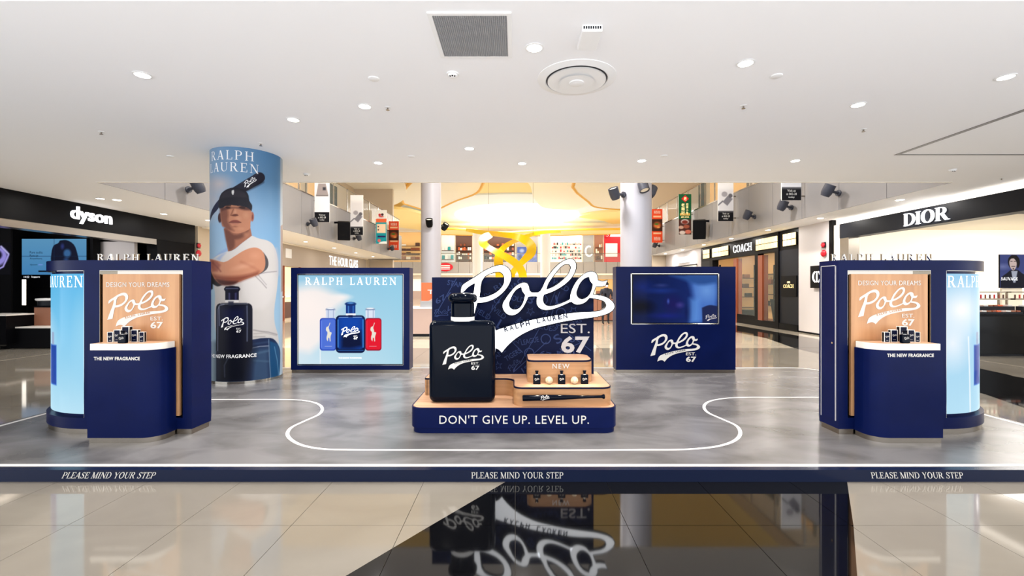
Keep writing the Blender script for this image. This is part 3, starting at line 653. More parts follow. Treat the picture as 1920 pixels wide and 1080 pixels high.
# printed bottle
c.poly(Z7([(98,125),(102,95),(115,72),(140,58),(170,54),(470,52),(505,58),(530,74),(543,98),(546,130),(546,600),(535,640),(98,640)]), (15, 17, 36), .8, 1, False)
c.line(Z7([(120,640),(122,130),(140,85),(200,70)]), 1.3, (150, 155, 180), 1, .8); c.line(Z7([(135,100),(140,330)]), 2, (170, 176, 196), 1.5, .8); c.line(Z7([(478,90),(482,300),(480,520)]), 2, (140, 150, 178), 2, .7); c.line(Z7([(150,66),(490,62)]), .9, (190, 195, 210), .8, .8)
c.rect(*Z7([(150,120)])[0], *Z7([(455,330)])[0], (20, 26, 70), 12, .7)
c.rect(422, 546, 448, 563, (22, 22, 44)); c.line([(430, 548), (430, 562)], 3, (70, 70, 110), 2.5); c.line([(442, 548), (442, 562)], 3.5, (60, 60, 104), 2.5)
c.rect(422, 562.5, 447.5, 567, (238, 236, 236)); c.poly([(419.5, 542), (423, 537), (436, 536), (448, 537.5), (451, 542), (447, 548), (435, 549.5), (423, 548)], (20, 21, 40)); c.line([(424, 541), (446, 541)], 1.4, (84, 90, 120), 1.5)
c.rect(428, 565, 438, 573, (40, 44, 66), 2, .8)
# next seam of the wrap
c.blend(np.clip((X-525.5)/.6+.5, 0, 1), (196, 212, 226)); c.poly([(526, 424), (531, 420), (531, 545), (527, 548)], (176, 150, 140), 1, .9, False)
print_mesh('wrap_print', np.stack([XX, YY, ZZ], -1), c.C, 'print', pil, .6)
def pil_map(x, y, t): return pil_pt(x, y, .004)
def pil_text(s, x0, y0, x1, y1, font, m, slope=0, bold=0, space=.22, sw=1.0):
    vs, fs = serif(s, space) if font == 'serif' else sans(s, bold, 1.05)
    mn, mx = bounds(vs); A = pil_pt(x0, y0); B = pil_pt(x1, y1)
    ta, tb = math.atan2(A.y-PCY, A.x-PCX), math.atan2(B.y-PCY, B.x-PCX); r = PR+.004
    def fn(x, y, t):
        u = (x-mn[0])/(mx[0]-mn[0]); th = ta+(tb-ta)*u; z = B.z+(A.z-B.z)*0+(y-mn[1])/(mx[1]-mn[1])*sw
        return Vector((PCX+r*math.cos(th), PCY+r*math.sin(th), z))
    obj('print_lettering', solid(vs, fs, fn, 0), m, pil, fix=False)
pil_text('RALPH', 397, 288, 476, 303, 'serif', 'print_white', sw=.125); pil_text('LAUREN', 395, 312, 485, 326.5, 'serif', 'print_white', sw=.125)
pil_text('THE NEW FRAGRANCE', 395.2, 662, 481, 669, 'sans', 'print_white', bold=.02, sw=.05)
logo('print_logo', lambda x, y, t: pil_pt(414+x*44/295, 619.5-y*26.5/176), 'print_white', pil, 0, est=(195, 12, 62))
ca, sa = math.cos(math.radians(28)), math.sin(math.radians(28))
def batfn(x, y, t): a, b_ = x*27/295, y*17/176; return pil_pt(459+a*ca-b_*sa*.4, 354-a*sa*.75-b_*ca*1.0, .004)
logo('print_logo', batfn, 'print_white', pil, 0)
# ================================================================== KIOSKS
def kiosk(sx, lab_k, lab_c, lab_b):
    KY = 4.08; side = 'right' if sx > 0 else 'left'
    k = thing('display_kiosk', (sx*3.6, 4.3, PT), lab_k, 'kiosk')
    def mir(p): return [(sx*x, y) for x, y in (p if sx > 0 else p[::-1])]
    XC, YC, RO, RI = 3.86, 4.93, .85, .59
    outer = arc(XC, YC, RO, -90, 0, 24); inner = arc(XC, YC, RI, 0, -90, 24)
    full = [(2.90, KY)]+outer+inner+[(2.90, KY+.26)]
    def inset(d): return [(2.90+d, KY+d)]+arc(XC, YC, RO-d, -90, 0, 24)+arc(XC, YC, RI+d, 0, -90, 24)+[(2.90+d, KY+.26-d)]
    z0, za, zb, z1 = PT, .235, 1.557, 1.65
    bd = MB(); bd.prism(mir(full), PT+.05, za); bd.prism(mir(full), zb, z1)
    bd.prism(mir([(2.90, KY), (2.98, KY), (2.98, KY+.26), (2.90, KY+.26)]), za, zb)
    bd.prism(mir([(2.98, KY+.10), (3.73, KY+.10), (3.73, KY+.26), (2.98, KY+.26)]), za, zb)
    bd.prism(mir([(3.73, KY), (3.865, KY), (3.865, KY+.26), (3.73, KY+.26)]), za, zb)
    bd.prism(mir(arc(XC, YC, RO-.06, -89.5, 0, 24)+inner), za, zb)
    bd.prism(mir(arc(XC, YC, RO, -6, 0, 4)+arc(XC, YC, RO-.06, 0, -6, 4)), za, zb)
    obj('body', bd, 'navy', k, True)
    obj('plinth', MB().prism(mir(inset(.012)), PT, PT+.05), 'steel', k, True)
    # mirrored niche
    box('mirror_back', sx*2.98, sx*3.73, KY+.094, KY+.1, za, zb, 'mirror', k)
    for a0, a1 in ((2.98, 2.983), (3.727, 3.73)): box('niche_trim', sx*a0, sx*a1, KY+.002, KY+.094, za, zb, 'chrome', k)
    box('niche_trim', sx*2.983, sx*3.727, KY+.002, KY+.094, zb-.003, zb, 'chrome', k)
    # oak panel
    bo = box('oak_panel', sx*3.02, sx*3.71, KY+.012, KY+.04, .25, 1.525, 'wood', k, bevel=.002)
    yb = KY+.012; xl = min(sx*3.02, sx*3.71)
    a = at(*((1609, 535, yb) if sx > 0 else (199.5, 538, yb))); e = at(*((1726, 526.5, yb) if sx > 0 else (318, 529.5, yb)))
    text('slogan_lettering', 'DESIGN YOUR DREAMS', (a.x, yb, a.z), e.x-a.x, .042, 'decal_white', k, bold=0, space=1.08)
    lo = at(*((1608.5, 608, yb) if sx > 0 else (201.5, 613, yb))); hi = at(*((1725, 540, yb) if sx > 0 else (316.5, 544, yb)))
    logo('logo_decal', logo_fn(lo, hi.x-lo.x), 'decal_white', k, .002, est=(208, 32, 60), swash='wood')
    # curved backlit poster
    nu, nv = 150, 220; s0, s1 = .012, 1.23
    U, V = np.meshgrid(np.linspace(s0, s1, nu), np.linspace(1.53, .262, nv)); r = RO-.03; TH = -math.pi/2+U/RO
    c = Canvas(U, V)
    t = np.clip((1.53-V)/1.27, 0, 1)[..., None]
    if sx < 0: c.C = np.array((86, 176, 224))*(1-t)+np.array((178, 218, 236))*t; c.oval(.8, .9, .5, .4, (225, 235, 242), 1, .8); c.oval(.05, .95, .14, .5, (150, 205, 232), 1, .7)
    else: c.C = np.array((150, 200, 232))*(1-t)+np.array((176, 216, 236))*t; c.oval(.2, 1.2, .42, .3, (250, 248, 248), 1, 1); c.oval(.1, .9, .3, .3, (236, 240, 246), 1, .9); c.line([(.30, .95), (.32, .6), (.33, .27)], .02, (245, 248, 250), .012, .8)
    for cxp, colr, w, hgt in ((.50 if sx > 0 else .50, (30, 70, 160), .2, .5), (.86, (24, 44, 96), .26, .62), (1.12, (190, 30, 50), .18, .48)):
        c.poly([(cxp-w/2, .50), (cxp+w/2, .50), (cxp+w/2, .50+hgt*.75), (cxp-w/2, .50+hgt*.75)], (60, 110, 200), .012, 1, False)
        c.poly([(cxp-w/2+.012, .512), (cxp+w/2-.012, .512), (cxp+w/2-.012, .49+hgt*.75), (cxp-w/2+.012, .49+hgt*.75)], colr, .012, 1, False)
        c.rect(cxp-w*.2, .5+hgt*.75, cxp+w*.2, .5+hgt*.98, (150, 170, 200), .01)
    P = np.stack([sx*(XC+r*np.cos(TH)), YC+r*np.sin(TH), V], -1)
    if sx < 0: P = P
    print_mesh('backlit_poster', P, c.C, 'lightbox_print', k)
    vs, fs = serif(RLT, .20); mn, mx = bounds(vs); ln = 1.14
    def fn(x, y, t):
        u = (x-mn[0])/(mx[0]-mn[0])*ln+.045
        if sx < 0: u = ln+.09-u
        th = -math.pi/2+u/RO; rr = RO-.027; return Vector((sx*(XC+rr*math.cos(th)), YC+rr*math.sin(th), 1.405+(y-mn[1])/(mx[1]-mn[1])*.105))
    obj('poster_lettering', solid(vs, fs, fn, 0), 'sign_lit', k, fix=False)
    box('poster_trim', sx*3.862, sx*3.868, KY+.001, KY+.05, za, zb, 'chrome', k)
    obj('poster_trim', MB().prism(mir(arc(XC, YC, RO-.002, -89, -7, 20)+arc(XC, YC, RO-.05, -7, -89, 20)), zb-.004, zb-.001), 'chrome', k)
    if sx > 0:   # service door in the end panel
        d = MB().box(2.894, 2.9, KY+.04, KY+.22, .2, 1.6); dd = obj('service_door', d, 'navy', k); obj('lock', MB().lathe((2.894, KY+.07, .90), [(.009, 0), (.009, .006)], 12, (-1, 0, 0)), 'chrome', dd, True)
        for y_ in (KY+.032, KY+.222): box('door_trim', 2.892, 2.9, y_, y_+.006, .2, 1.606, 'decal_silver', k)
        box('door_trim', 2.892, 2.9, KY+.032, KY+.228, 1.6, 1.606, 'decal_silver', k)
    # free-standing letters on top
    L = serif(RLT, .30, letters=True); allv = [v for l in L for v in l[0]]; mn, mx = bounds(allv); a0 = 2.935 if sx > 0 else -3.88
    for vs, fs in L:
        vv = [((x-mn[0])/(mx[0]-mn[0])*.94, (y-mn[1])/(mx[1]-mn[1])*.066) for x, y in vs]
        obj('letter', solid(vv, fs, plane_fn((a0, KY+.16, z1), *FRONT), .016), 'chrome', k)
    # counters front and back
    def counter(y0, y1, back, lab):
        c_ = thing('tester_counter', (sx*3.33, (y0+y1)/2, PT), lab, 'counter')
        def plan(d):
            R = .14
            if not back: return [(3.62-d, y1)]+[(3.62-d, y0+d)]+arc(3.04+R, y0+R, R-d, 270, 180, 8)+[(3.04+d, y1)]
            return [(2.985+d, y0)]+arc(2.985+R, y1-R, R-d, 180, 90, 8)+[(3.60-d, y1-d), (3.60-d, y0)]
        obj('plinth', MB().prism(mir(plan(.008)), PT, PT+.045), 'steel', c_, True)
        obj('cabinet', MB().prism(mir(plan(0)), PT+.045, .872), 'navy', c_, True)
        obj('worktop', MB().prism(mir(plan(.012)), .872, .926), 'laminate', c_, True)
        obj('oak_inlay', MB().prism(mir(plan(.022)), .926, .928), 'wood_top', c_)
        if not back:
            a = at(*((1663, 669.5, y0) if sx > 0 else (176.5, 675.5, y0))); e = at(*((1750.5, 663, y0) if sx > 0 else (262.5, 669, y0)))
            text('counter_lettering', 'THE NEW FRAGRANCE', (a.x, y0, a.z), e.x-a.x, e.z-a.z, 'decal_white', c_, bold=.028, space=1.06)
        return c_
    counter(KY-.23, KY-.001, False, lab_c); counter(KY+.261, KY+.49, True, lab_b)
kiosk(-1, 'navy kiosk with oak panel and curved blue light poster, beside the man pillar', 'navy counter with white top in front of the left kiosk', 'navy counter with white top behind the left kiosk')
kiosk(1, 'navy kiosk with oak panel and pale curved light poster, near the white cosmetics shop', 'navy counter with white top in front of the right kiosk', 'navy counter with white top behind the right kiosk')

# ---- bottle and carton makers
def bottle(name, x, y, z, w, h, d, lab, group=None, mm='bottle_black', lg=True):
    o = thing(name, (x, y, z), lab, 'perfume bottle', group); bh = h*.70
    obj('flask', MB().prism([(x-w/2, y-d/2), (x+w/2, y-d/2), (x+w/2, y+d/2), (x-w/2, y+d/2)], z, z+bh), mm, o, True, bevel=w*.09, seg=3)
    r = w*.19; obj('collar', MB().lathe((x, y, z+bh), [(r, 0), (r, h*.035)], 16), 'white', o, True)
    obj('cap', MB().lathe((x, y, z+bh+h*.035), [(r*.95, 0), (r*.95, h*.15), (r*1.3, h*.19), (r*1.36, h*.225), (r*1.15, h*.26), (r*.6, h*.265)], 16), mm, o, True)
    if lg: logo('label_logo', logo_fn((x-w*.33, y-d/2, z+bh*.38), w*.66), 'decal_white', o, 0, small=True)
    return o
def carton(x, y, z, w, h, d, lab, rot=0):
    o = thing('perfume_carton', (x, y, z), lab, 'box', 'boxed fragrances on the kiosk counters'); e = w*.09
    obj('shell', MB().box(x-w/2, x+w/2, y-d/2, y+d/2, z, z+h), 'laminate', o)
    f = .0006
    obj('front_panel', MB().box(x-w/2+e, x+w/2-e, y-d/2-f, y-d/2, z+e, z+h-e), 'navy_dark', o)
    for sg in (-1, 1): obj('side_panel', MB().box(x+sg*w/2, x+sg*(w/2+f), y-d/2+e, y+d/2-e, z+e, z+h-e), 'black', o)
    logo('label_logo', logo_fn((x-w*.32, y-d/2-f, z+h*.45), w*.64), 'decal_white', o, 0, small=True)
    obj('label_text', MB().box(x-w*.2, x+w*.2, y-d/2-f*2, y-d/2-f, z+h*.18, z+h*.2), 'decal_silver', o)
    o.rotation_euler.z = rot; return o
for sx, nm in ((-1, 'left'), (1, 'right')):
    zc = .929; Y0 = 3.97
    pl_ = [(209, .046, .09, 'short'), (222.5, .055, .108, 'medium'), (238.5, .062, .135, 'tall'), (254.5, .055, .108, 'second medium'), (267.5, .042, .09, 'second short')] if sx < 0 else \
          [(1661, .046, .09, 'short'), (1674, .055, .108, 'medium'), (1691, .062, .135, 'tall'), (1705.5, .055, .108, 'second medium'), (1718, .042, .09, 'second short')]
    od = {'short': 'leftmost', 'medium': 'second from the left', 'tall': 'tallest in the middle', 'second medium': 'second from the right', 'second short': 'rightmost'}
    for i, (px, w, h, t_) in enumerate(pl_):
        yy = Y0+(.03 if t_ == 'tall' else .005 if 'medium' in t_ else -.01)
        carton((px-CX)*yy/F, yy, zc, w, h, w*.7, 'navy and white fragrance carton on the %s kiosk counter, %s of five' % (nm, od[t_]), rot=-sx*.1)
    px = 230.5 if sx < 0 else 1696.5
    bottle('perfume_bottle', (px-CX)*3.895/F, 3.895, zc, .068, .106, .034, 'small black perfume bottle before the cartons on the %s kiosk counter' % nm)

# ================================================================== LEFT LIGHT BOX PANEL
lb = thing('poster_panel', (-2.55, 7.16, PT), 'navy panel with backlit poster of three perfume bottles', 'display panel')
x0, x1, y0, y1, zt = -3.47, -1.635, 7.04, 7.28, 1.715
rx0, rx1, rz0, rz1 = at(557, 0, y0).x, at(756.5, 0, y0).x, at(0, 685, y0).z, at(0, 513.5, y0).z
bd = MB(); bd.box(x0, rx0, y0, y1, PT+.05, zt); bd.box(rx1, x1, y0, y1, PT+.05, zt); bd.box(rx0, rx1, y0, y1, PT+.05, rz0); bd.box(rx0, rx1, y0, y1, rz1, zt); bd.box(rx0, rx1, y0+.06, y1, rz0, rz1)
obj('body', bd, 'navy', lb); box('plinth', x0+.01, x1-.01, y0+.006, y1-.01, PT, PT+.05, 'steel', lb)
for a in ((rx0, rx0+.006, rz0, rz1), (rx1-.006, rx1, rz0, rz1), (rx0, rx1, rz0, rz0+.006), (rx0, rx1, rz1-.006, rz1)): box('frame_trim', a[0], a[1], y0+.001, y0+.058, a[2], a[3], 'chrome', lb)
X, Y = grid(290, 246, 559, 516, 754.5, 682.5); c = Canvas(X, Y)
tx = ((X-559)/195)[..., None]; ty = ((Y-516)/166)[..., None]
c.C = (np.array((146, 194, 220))*(1-tx)+np.array((140, 196, 222))*tx)*(1-ty)+(np.array((202, 222, 232))*(1-tx)+np.array((166, 208, 226))*tx)*ty
c.oval(580, 585, 75, 62, (240, 226, 220), .9, .95); c.oval(575, 570, 50, 45, (248, 238, 232), 1, .9); c.oval(640, 557, 26, 8, (246, 240, 238), 1, .9); c.oval(600, 535, 60, 12, (205, 222, 230), 1, .5); c.oval(565, 640, 40, 40, (232, 228, 228), 1, .7)
c.poly([(556, 545), (590, 540), (622, 548), (650, 557), (646, 566), (628, 578), (614, 600), (604, 640), (580, 660), (556, 655)], (244, 233, 228), 16, .85); c.line([(600, 640), (600.5, 683)], 1.6, (238, 240, 242), 1.2, .8)
def Z8(p): return [(530+x/4.911, 490+y/4.911) for x, y in p]
for sx_, colr, edge, neck in ((0, (76, 110, 208), (40, 70, 176), (205, 214, 232)), (1, (222, 20, 44), (150, 10, 40), (214, 222, 236))):
    ox = 0 if not sx_ else 418
    A0, A1 = Z8([(342+ox, 522), (492+ox, 822)]); c.rr(*A0, *A1, 5, edge, .7); A0, A1 = Z8([(352+ox, 532), (484+ox, 812)]); c.rr(*A0, *A1, 4, colr, 1.2); c.line([(A0[0]+1, A0[1]+4), (A0[0]+1, A1[1]-4)], 1.2, tuple(min(255, q_+50) for q_ in colr), 1.5, .7)
    nx = 440 if not sx_ else 806
    c.poly(Z8([(nx-42, 450), (nx+42, 450), (nx+42, 520), (nx-42, 520)]), neck, .7, 1, False); c.line(Z8([(nx-20, 452), (nx-20, 518)]), 1.6, (150, 164, 196), 1.2); c.line(Z8([(nx+28, 452), (nx+28, 518)]), 1.6, (160, 172, 200), 1.2)
    c.oval(*Z8([(nx, 438)])[0], 10, 2.9, (150, 160, 182), .3); c.oval(*Z8([(nx, 433)])[0], 8.6, 1.6, (232, 236, 242), .4); c.line(Z8([(nx-44, 447), (nx+44, 447)]), .9, (90, 110, 160), .8)
    hx = 428 if not sx_ else 838   # rider and horse in pale metal
    pony = [(-30,-45),(-28,-22),(-20,-15),(-18,10),(-24,30),(-22,62),(-12,75),(-8,40),(2,45),(6,76),(14,74),(14,30),(22,5),(24,-5),(14,-12),(6,-10),(2,-30),(-4,-48),(6,-80),(12,-96),(6,-98),(-12,-62),(-24,-58)]
    c.poly(Z8([(hx+a*.95, 662+d) for a, d in pony]), (226, 222, 208), .6)
    c.line(Z8([(hx-40, 782), (hx+25, 782)]), .7, (225, 225, 230), .6, .6)
A0, A1 = Z8([(488, 497), (760, 844)]); c.rr(*A0, *A1, 8, (6, 20, 62), .8); A0, A1 = Z8([(504, 511), (744, 808)]); c.rr(*A0, *A1, 6, (10, 60, 148), 2)
c.poly(Z8([(540,522),(705,522),(710,610),(540,610)]), (8, 68, 170), 10, .8); c.poly(Z8([(540,680),(720,640),(738,780),(620,805),(540,800)]), (4, 12, 44), 9, .9)
c.line(Z8([(510,540),(510,790)]), 1.4, (90, 160, 226), 1.2, .9); c.line(Z8([(740,540),(741,790)]), 2.2, (60, 140, 220), 1.6, .9); c.line(Z8([(520,516),(728,514)]), 1, (170, 200, 235), .8, .9); c.line(Z8([(510,820),(740,820)]), 1.2, (40, 110, 190), 1.4, .9)
c.poly(Z8([(582,400),(670,400),(670,480),(582,480)]), (14, 52, 128), .7, 1, False); c.line(Z8([(606,408),(606,476)]), 2, (70, 130, 200), 1.6, .9); c.line(Z8([(650,408),(650,476)]), 2.4, (50, 110, 190), 1.8, .9)
c.oval(*Z8([(625,392)])[0], 12, 4.4, (16, 46, 108), .25); c.oval(*Z8([(625,384)])[0], 9, 2, (80, 140, 205), .6); c.rect(*Z8([(582,480)])[0], *Z8([(672,498)])[0], (240, 242, 246)); c.rect(*Z8([(605,495)])[0], *Z8([(645,516)])[0], (8, 24, 70), 1)
flat_print('backlit_poster', c, px_plane(y0+.045), 'lightbox_print', lb)
yb = y0+.044; k_ = yb/F
def lfn(px0, py0, wpx): return logo_fn(at(px0, py0, yb), wpx*k_)
text_px('poster_lettering', RLT, 572.5, 520.5, 742.5, 534, yb, 'sign_lit', lb, font='serif', space=.34, t=.001)
logo('print_logo', lfn(639.5, 632.5, 35), 'sign_lit', lb, .0006, est=(200, 10, 64)); text_px('poster_caption', 'THE ICONIC FRAGRANCES', 635, 670, 678, 672.3, yb, 'sign_lit', lb, t=.0005)

# ================================================================== TELEVISION PANEL
tv = thing('television_panel', (2.48, 7.16, PT), 'navy panel holding a wide television screen above a silver script logo', 'display panel')
x0, x1 = 1.56, 3.41; zt = 1.73
rx0, rx1, rz0, rz1 = at(1182.5, 0, y0).x, at(1349, 0, y0).x, at(0, 608.5, y0).z, at(0, 512, y0).z
bd = MB(); bd.box(x0, rx0, y0, y1, PT+.05, zt); bd.box(rx1, x1, y0, y1, PT+.05, zt); bd.box(rx0, rx1, y0, y1, PT+.05, rz0); bd.box(rx0, rx1, y0, y1, rz1, zt); bd.box(rx0, rx1, y0+.06, y1, rz0, rz1)
obj('body', bd, 'navy', tv); box('plinth', x0+.01, x1-.01, y0+.006, y1-.01, PT, PT+.05, 'steel', tv)
for a in ((rx0, rx0+.02, rz0, rz1), (rx1-.02, rx1, rz0, rz1), (rx0, rx1, rz0, rz0+.015), (rx0, rx1, rz1-.02, rz1)): box('screen_trim', a[0], a[1], y0+.001, y0+.058, a[2], a[3], 'chrome', tv, bevel=.004)
box('screen_bezel', rx0+.021, rx1-.021, y0+.03, y0+.057, rz0+.016, rz1-.021, 'black_gloss', tv)
X, Y = grid(170, 100, 1187, 516, 1344.5, 605); c = Canvas(X, Y, (6, 12, 48))
tx = ((X-1187)/157)[..., None]; c.C = np.array((8, 22, 66))*(1-tx)+np.array((20, 44, 120))*tx
c.poly([(1290, 516), (1345, 516), (1345, 605), (1297, 605), (1300, 560)], (74, 118, 200), 14); c.oval(1325, 545, 30, 28, (112, 160, 228), 1, .9); c.poly([(1255, 516), (1345, 516), (1345, 530), (1310, 534), (1280, 524)], (44, 82, 150), 8)
c.oval(1205, 538, 30, 18, (14, 40, 130), 1, .7); c.oval(1240, 545, 38, 8, (26, 54, 140), 1, .8); c.oval(1200, 575, 36, 18, (2, 4, 20), .8, .9); c.oval(1262, 570, 24, 24, (26, 22, 90), .9, .9); c.oval(1275, 572, 11, 8, (76, 66, 150), 1, .8); c.oval(1253, 565, 3.5, 7, (74, 96, 190), .8, .8)
c.oval(1250, 592, 40, 8, (24, 34, 130), 1, .8); c.oval(1290, 585, 8, 20, (8, 18, 70), 1, .8); c.oval(1240, 535, 18, 5, (70, 78, 150), 1, .6); c.poly([(1316, 577), (1330, 572), (1345, 574), (1345, 605), (1317, 605)], (30, 40, 84), 2); c.rect(1293, 560, 1312, 605, (96, 150, 226), 12, .7)
flat_print('screen_picture', c, px_plane(y0+.028), 'screen_print', tv)
logo('screen_logo', logo_fn(at(1322, 602, y0+.0275), 22*y0/F), 'decal_silver', tv, .0006, small=True)
logo('silver_logo', logo_fn(at(1219.5, 678, y0), 92.5*y0/F), 'decal_white', tv, .012, est=(212, 38, 60), swash='navy_dark')

# ================================================================== CENTRAL PEDESTAL
ped = thing('display_pedestal', (0, 4.5, PT), 'tiered oak and navy pedestal carrying the giant bottle', 'pedestal')
obj('toe_kick', MB().prism(rrect(-.94, .915, 4.125, 4.94, .1), PT, PT+.05), 'navy', ped, True)
obj('base_tier', MB().prism(rrect(-.955, .93, 4.11, 4.955, .11), PT+.05, .316), 'navy', ped, True)
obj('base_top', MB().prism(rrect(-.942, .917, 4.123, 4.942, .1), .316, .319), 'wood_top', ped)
def tier2(d): return [(.89-d, 4.95-d)]+arc(.89-.1, 4.16+.1, .1-d, 0, -90)+arc(-.015+.09, 4.16+.09, .09-d, -90, -180)+arc(-.015-.1, 4.585-.1, .1+d, 0, 90)+[(-.89, 4.585+d)]+arc(-.885, 4.615, .03-d*.9, -90, -180, 4)+[(-.914+d, 4.95-d)]
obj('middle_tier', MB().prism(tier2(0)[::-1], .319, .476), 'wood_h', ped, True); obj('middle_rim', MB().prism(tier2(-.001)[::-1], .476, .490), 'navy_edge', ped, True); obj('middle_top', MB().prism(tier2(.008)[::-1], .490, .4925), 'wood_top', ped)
def tier3(d): return rrect(.117+d, .745-d, 4.354+d, 4.77-d, (.07, .1, .1, .03))
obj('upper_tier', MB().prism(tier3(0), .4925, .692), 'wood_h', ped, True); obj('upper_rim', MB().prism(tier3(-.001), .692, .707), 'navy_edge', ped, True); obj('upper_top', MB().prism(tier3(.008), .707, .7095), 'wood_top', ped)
text_px('slogan_lettering', "DON'T GIVE UP. LEVEL UP.", 824, 778.5, 1104, 794.5, 4.11, 'decal_white', ped, space=1.1, t=.004)
text_px('new_lettering', 'NEW', 1036, 682, 1067.5, 691, 4.354, 'decal_white', ped, space=1.25, t=.004)
# spot lamps under the rim that light the row of bottles
for px in (1006, 1053, 1097): area_light('rim_lamp', ((px-CX)*4.33/F, 4.27, .72), .02, .25, (1, .86, .6), rot=(math.radians(-12), 0, 0), parent=ped, spread=70)
# backboard with sports lettering in a lighter blue
bb = thing('backboard', (0, 4.82, .493), 'navy backboard covered in faint varsity lettering behind the glowing script', 'backboard')
box('panel', -.878, .827, 4.80, 4.84, .493, 1.513, 'backboard', bb)
rnd = random.Random(4)
words = ['POLO', 'L', 'WILD', 'BULL', 'RL', '67', 'TIGERS', 'P', 'CHAMPS', 'R', 'COLD', 'VAC', '1967', 'STARS', 'LEAGUE', 'HR', 'TEAM', 'B', 'POLO', 'RL', '67', 'WOLF', 'CLUB', 'X', 'A.R.', 'FIELD', 'NY', 'BALL', 'S', 'GAME']
cells = [(i, j) for i in range(11) for j in range(7)]
for n_, (i, j) in enumerate(cells):
    cx_ = -.80+i*.158+rnd.uniform(-.02, .02); cz_ = .57+j*.145+rnd.uniform(-.02, .02); a = math.radians(rnd.choice((-38, -30, 32, 40, 12, -12))); ca, sa = math.cos(a), math.sin(a)
    ax = ((ca, 0, sa), (-sa, 0, ca), (0, -1, 0)); kind = rnd.random()
    w_ = words[n_ % len(words)]; ww = min(.045*len(w_)+.03, .19); hh = .055 if len(w_) > 1 else .1
    if kind < .62: vs, fs = sans(w_, .01); vs = fit(vs, ww, hh)
    elif kind < .8:
        o1 = [(.05*(1 if q_ % 2 == 0 else .42)*math.sin(q_*math.pi/5)+.06, .05*(1 if q_ % 2 == 0 else .42)*math.cos(q_*math.pi/5)+.05) for q_ in range(10)]; vs, fs = fill_loops([o1, [(x*.7+.018, y*.7+.015) for x, y in o1]])
    elif kind < .9: vs, fs = [(x*.16/295, y*.16/295) for x, y in LV2], LF2
    else:
        e1 = ell(.06, .05, .055, .055, 0, 360, 20)[:-1]; vs, fs = fill_loops([e1, [(x*.8+.012, y*.8+.01) for x, y in e1]])
    mn, mx = bounds(vs); pts = [Vector((cx_, 0, cz_))+Vector(ax[0])*(x-mx[0]/2)+Vector(ax[1])*(y-mx[1]/2) for x, y in vs]
    if min(p.x for p in pts) < -.87 or max(p.x for p in pts) > .82 or min(p.z for p in pts) < .5 or max(p.z for p in pts) > 1.506: continue
    obj('pattern_mark', MB().add([(p.x, 4.7988, p.z) for p in pts], fs), 'pattern_blue', bb, fix=False)
for (a_, b_) in (((-.85, 1.1), (-.62, 1.5)), ((-.5, .8), (-.15, 1.3)), ((-.02, .51), (.33, .83)), ((.05, .6), (.28, 1.02)), ((.45, .72), (.78, .86)), ((.3, 1.05), (.42, 1.36)), ((.35, 1.03), (.47, 1.36)), ((-.1, .9), (.08, .72)), ((.52, .95), (.8, .74)), ((-.7, .72), (-.3, 1.02)), ((-.84, .66), (-.72, .98))):
    d = Vector((b_[0]-a_[0], b_[1]-a_[1])).normalized()*.004; obj('pattern_line', MB().add([(a_[0]-d.y, 4.7989, a_[1]+d.x), (a_[0]+d.y, 4.7989, a_[1]-d.x), (b_[0]+d.y, 4.7989, b_[1]-d.x), (b_[0]-d.y, 4.7989, b_[1]+d.x)], [(0, 1, 2, 3)]), 'pattern_blue', bb, fix=False)
text_px('est_lettering', 'EST.', 1051.5, 607, 1105.5, 624.5, 4.80, 'decal_silver', bb, t=.008); text_px('year_lettering', '67', 1052, 630, 1105, 662, 4.80, 'decal_silver', bb, bold=.03, t=.008)
# glowing script sign
SY = 4.66
sg = thing('script_sign', at(1006, 661, SY), 'large glowing white script sign with ribbon tail in front of the backboard', 'sign')
fn = logo_fn(at(858, 661.8, SY), 295*SY/F, lift=0)
V = [fn(x, y, 0) for x, y in LV]
obj('lit_face', MB().add(V, LF), 'logo_lit', sg, fix=False)
n0 = f0 = 0
for n, n1, f1 in LN: obj('letter_return', solid(LV[n0:n1], [tuple(i-n0 for i in f) for f in LF[f0:f1]], lambda x, y, t: fn(x, y, -.0008-t), .05), 'black', sg); n0, f0 = n1, f1
oo = [lp for lp in (P_OUT, P_IN, O1_OUT, O1_IN, L_OUT, L_IN, O2_OUT, O2_IN)]
def pin(p, lp):
    r_ = False; n = len(lp)
    for i in range(n):
        (x0, y0), (x1, y1) = lp[i], lp[(i+1) % n]
        if (y0 > p[1]) != (y1 > p[1]) and p[0] < (x1-x0)*(p[1]-y0)/(y1-y0)+x0: r_ = not r_
    return r_
outs = [smooth_loop(nrm(oo[i]), 3) for i in (0, 2, 4, 6)]; inns = [smooth_loop(nrm(oo[i]), 3) for i in (1, 3, 5, 7)]
for li, lp in enumerate(oo):
    sl = smooth_loop(nrm(lp), 4); runs = [[]]
    for p in sl+[sl[0]]:
        hid = any(k2 != li//2 and pin(p, outs[k2]) and not pin(p, inns[k2]) for k2 in range(4))
        if hid: runs.append([])
        else: runs[-1].append(fn(p[0], p[1], .001))
    for rn in runs:
        if len(rn) > 2: obj('edge_line', MB().tube(rn, .0042, 5), 'black', sg)
obj('banner_lettering', solid(SWV, SWF, lambda x, y, t: fn(x, y, .0025+t), .001), 'navy_dark', sg)
for px, py in ((900, 560), (1018, 575), (1080, 592), (960, 620)):
    p = at(px, py, SY); obj('standoff', MB().cyl((p.x, SY+.0505, p.z), (p.x, 4.7995, p.z), .01, n=10), 'steel', sg)
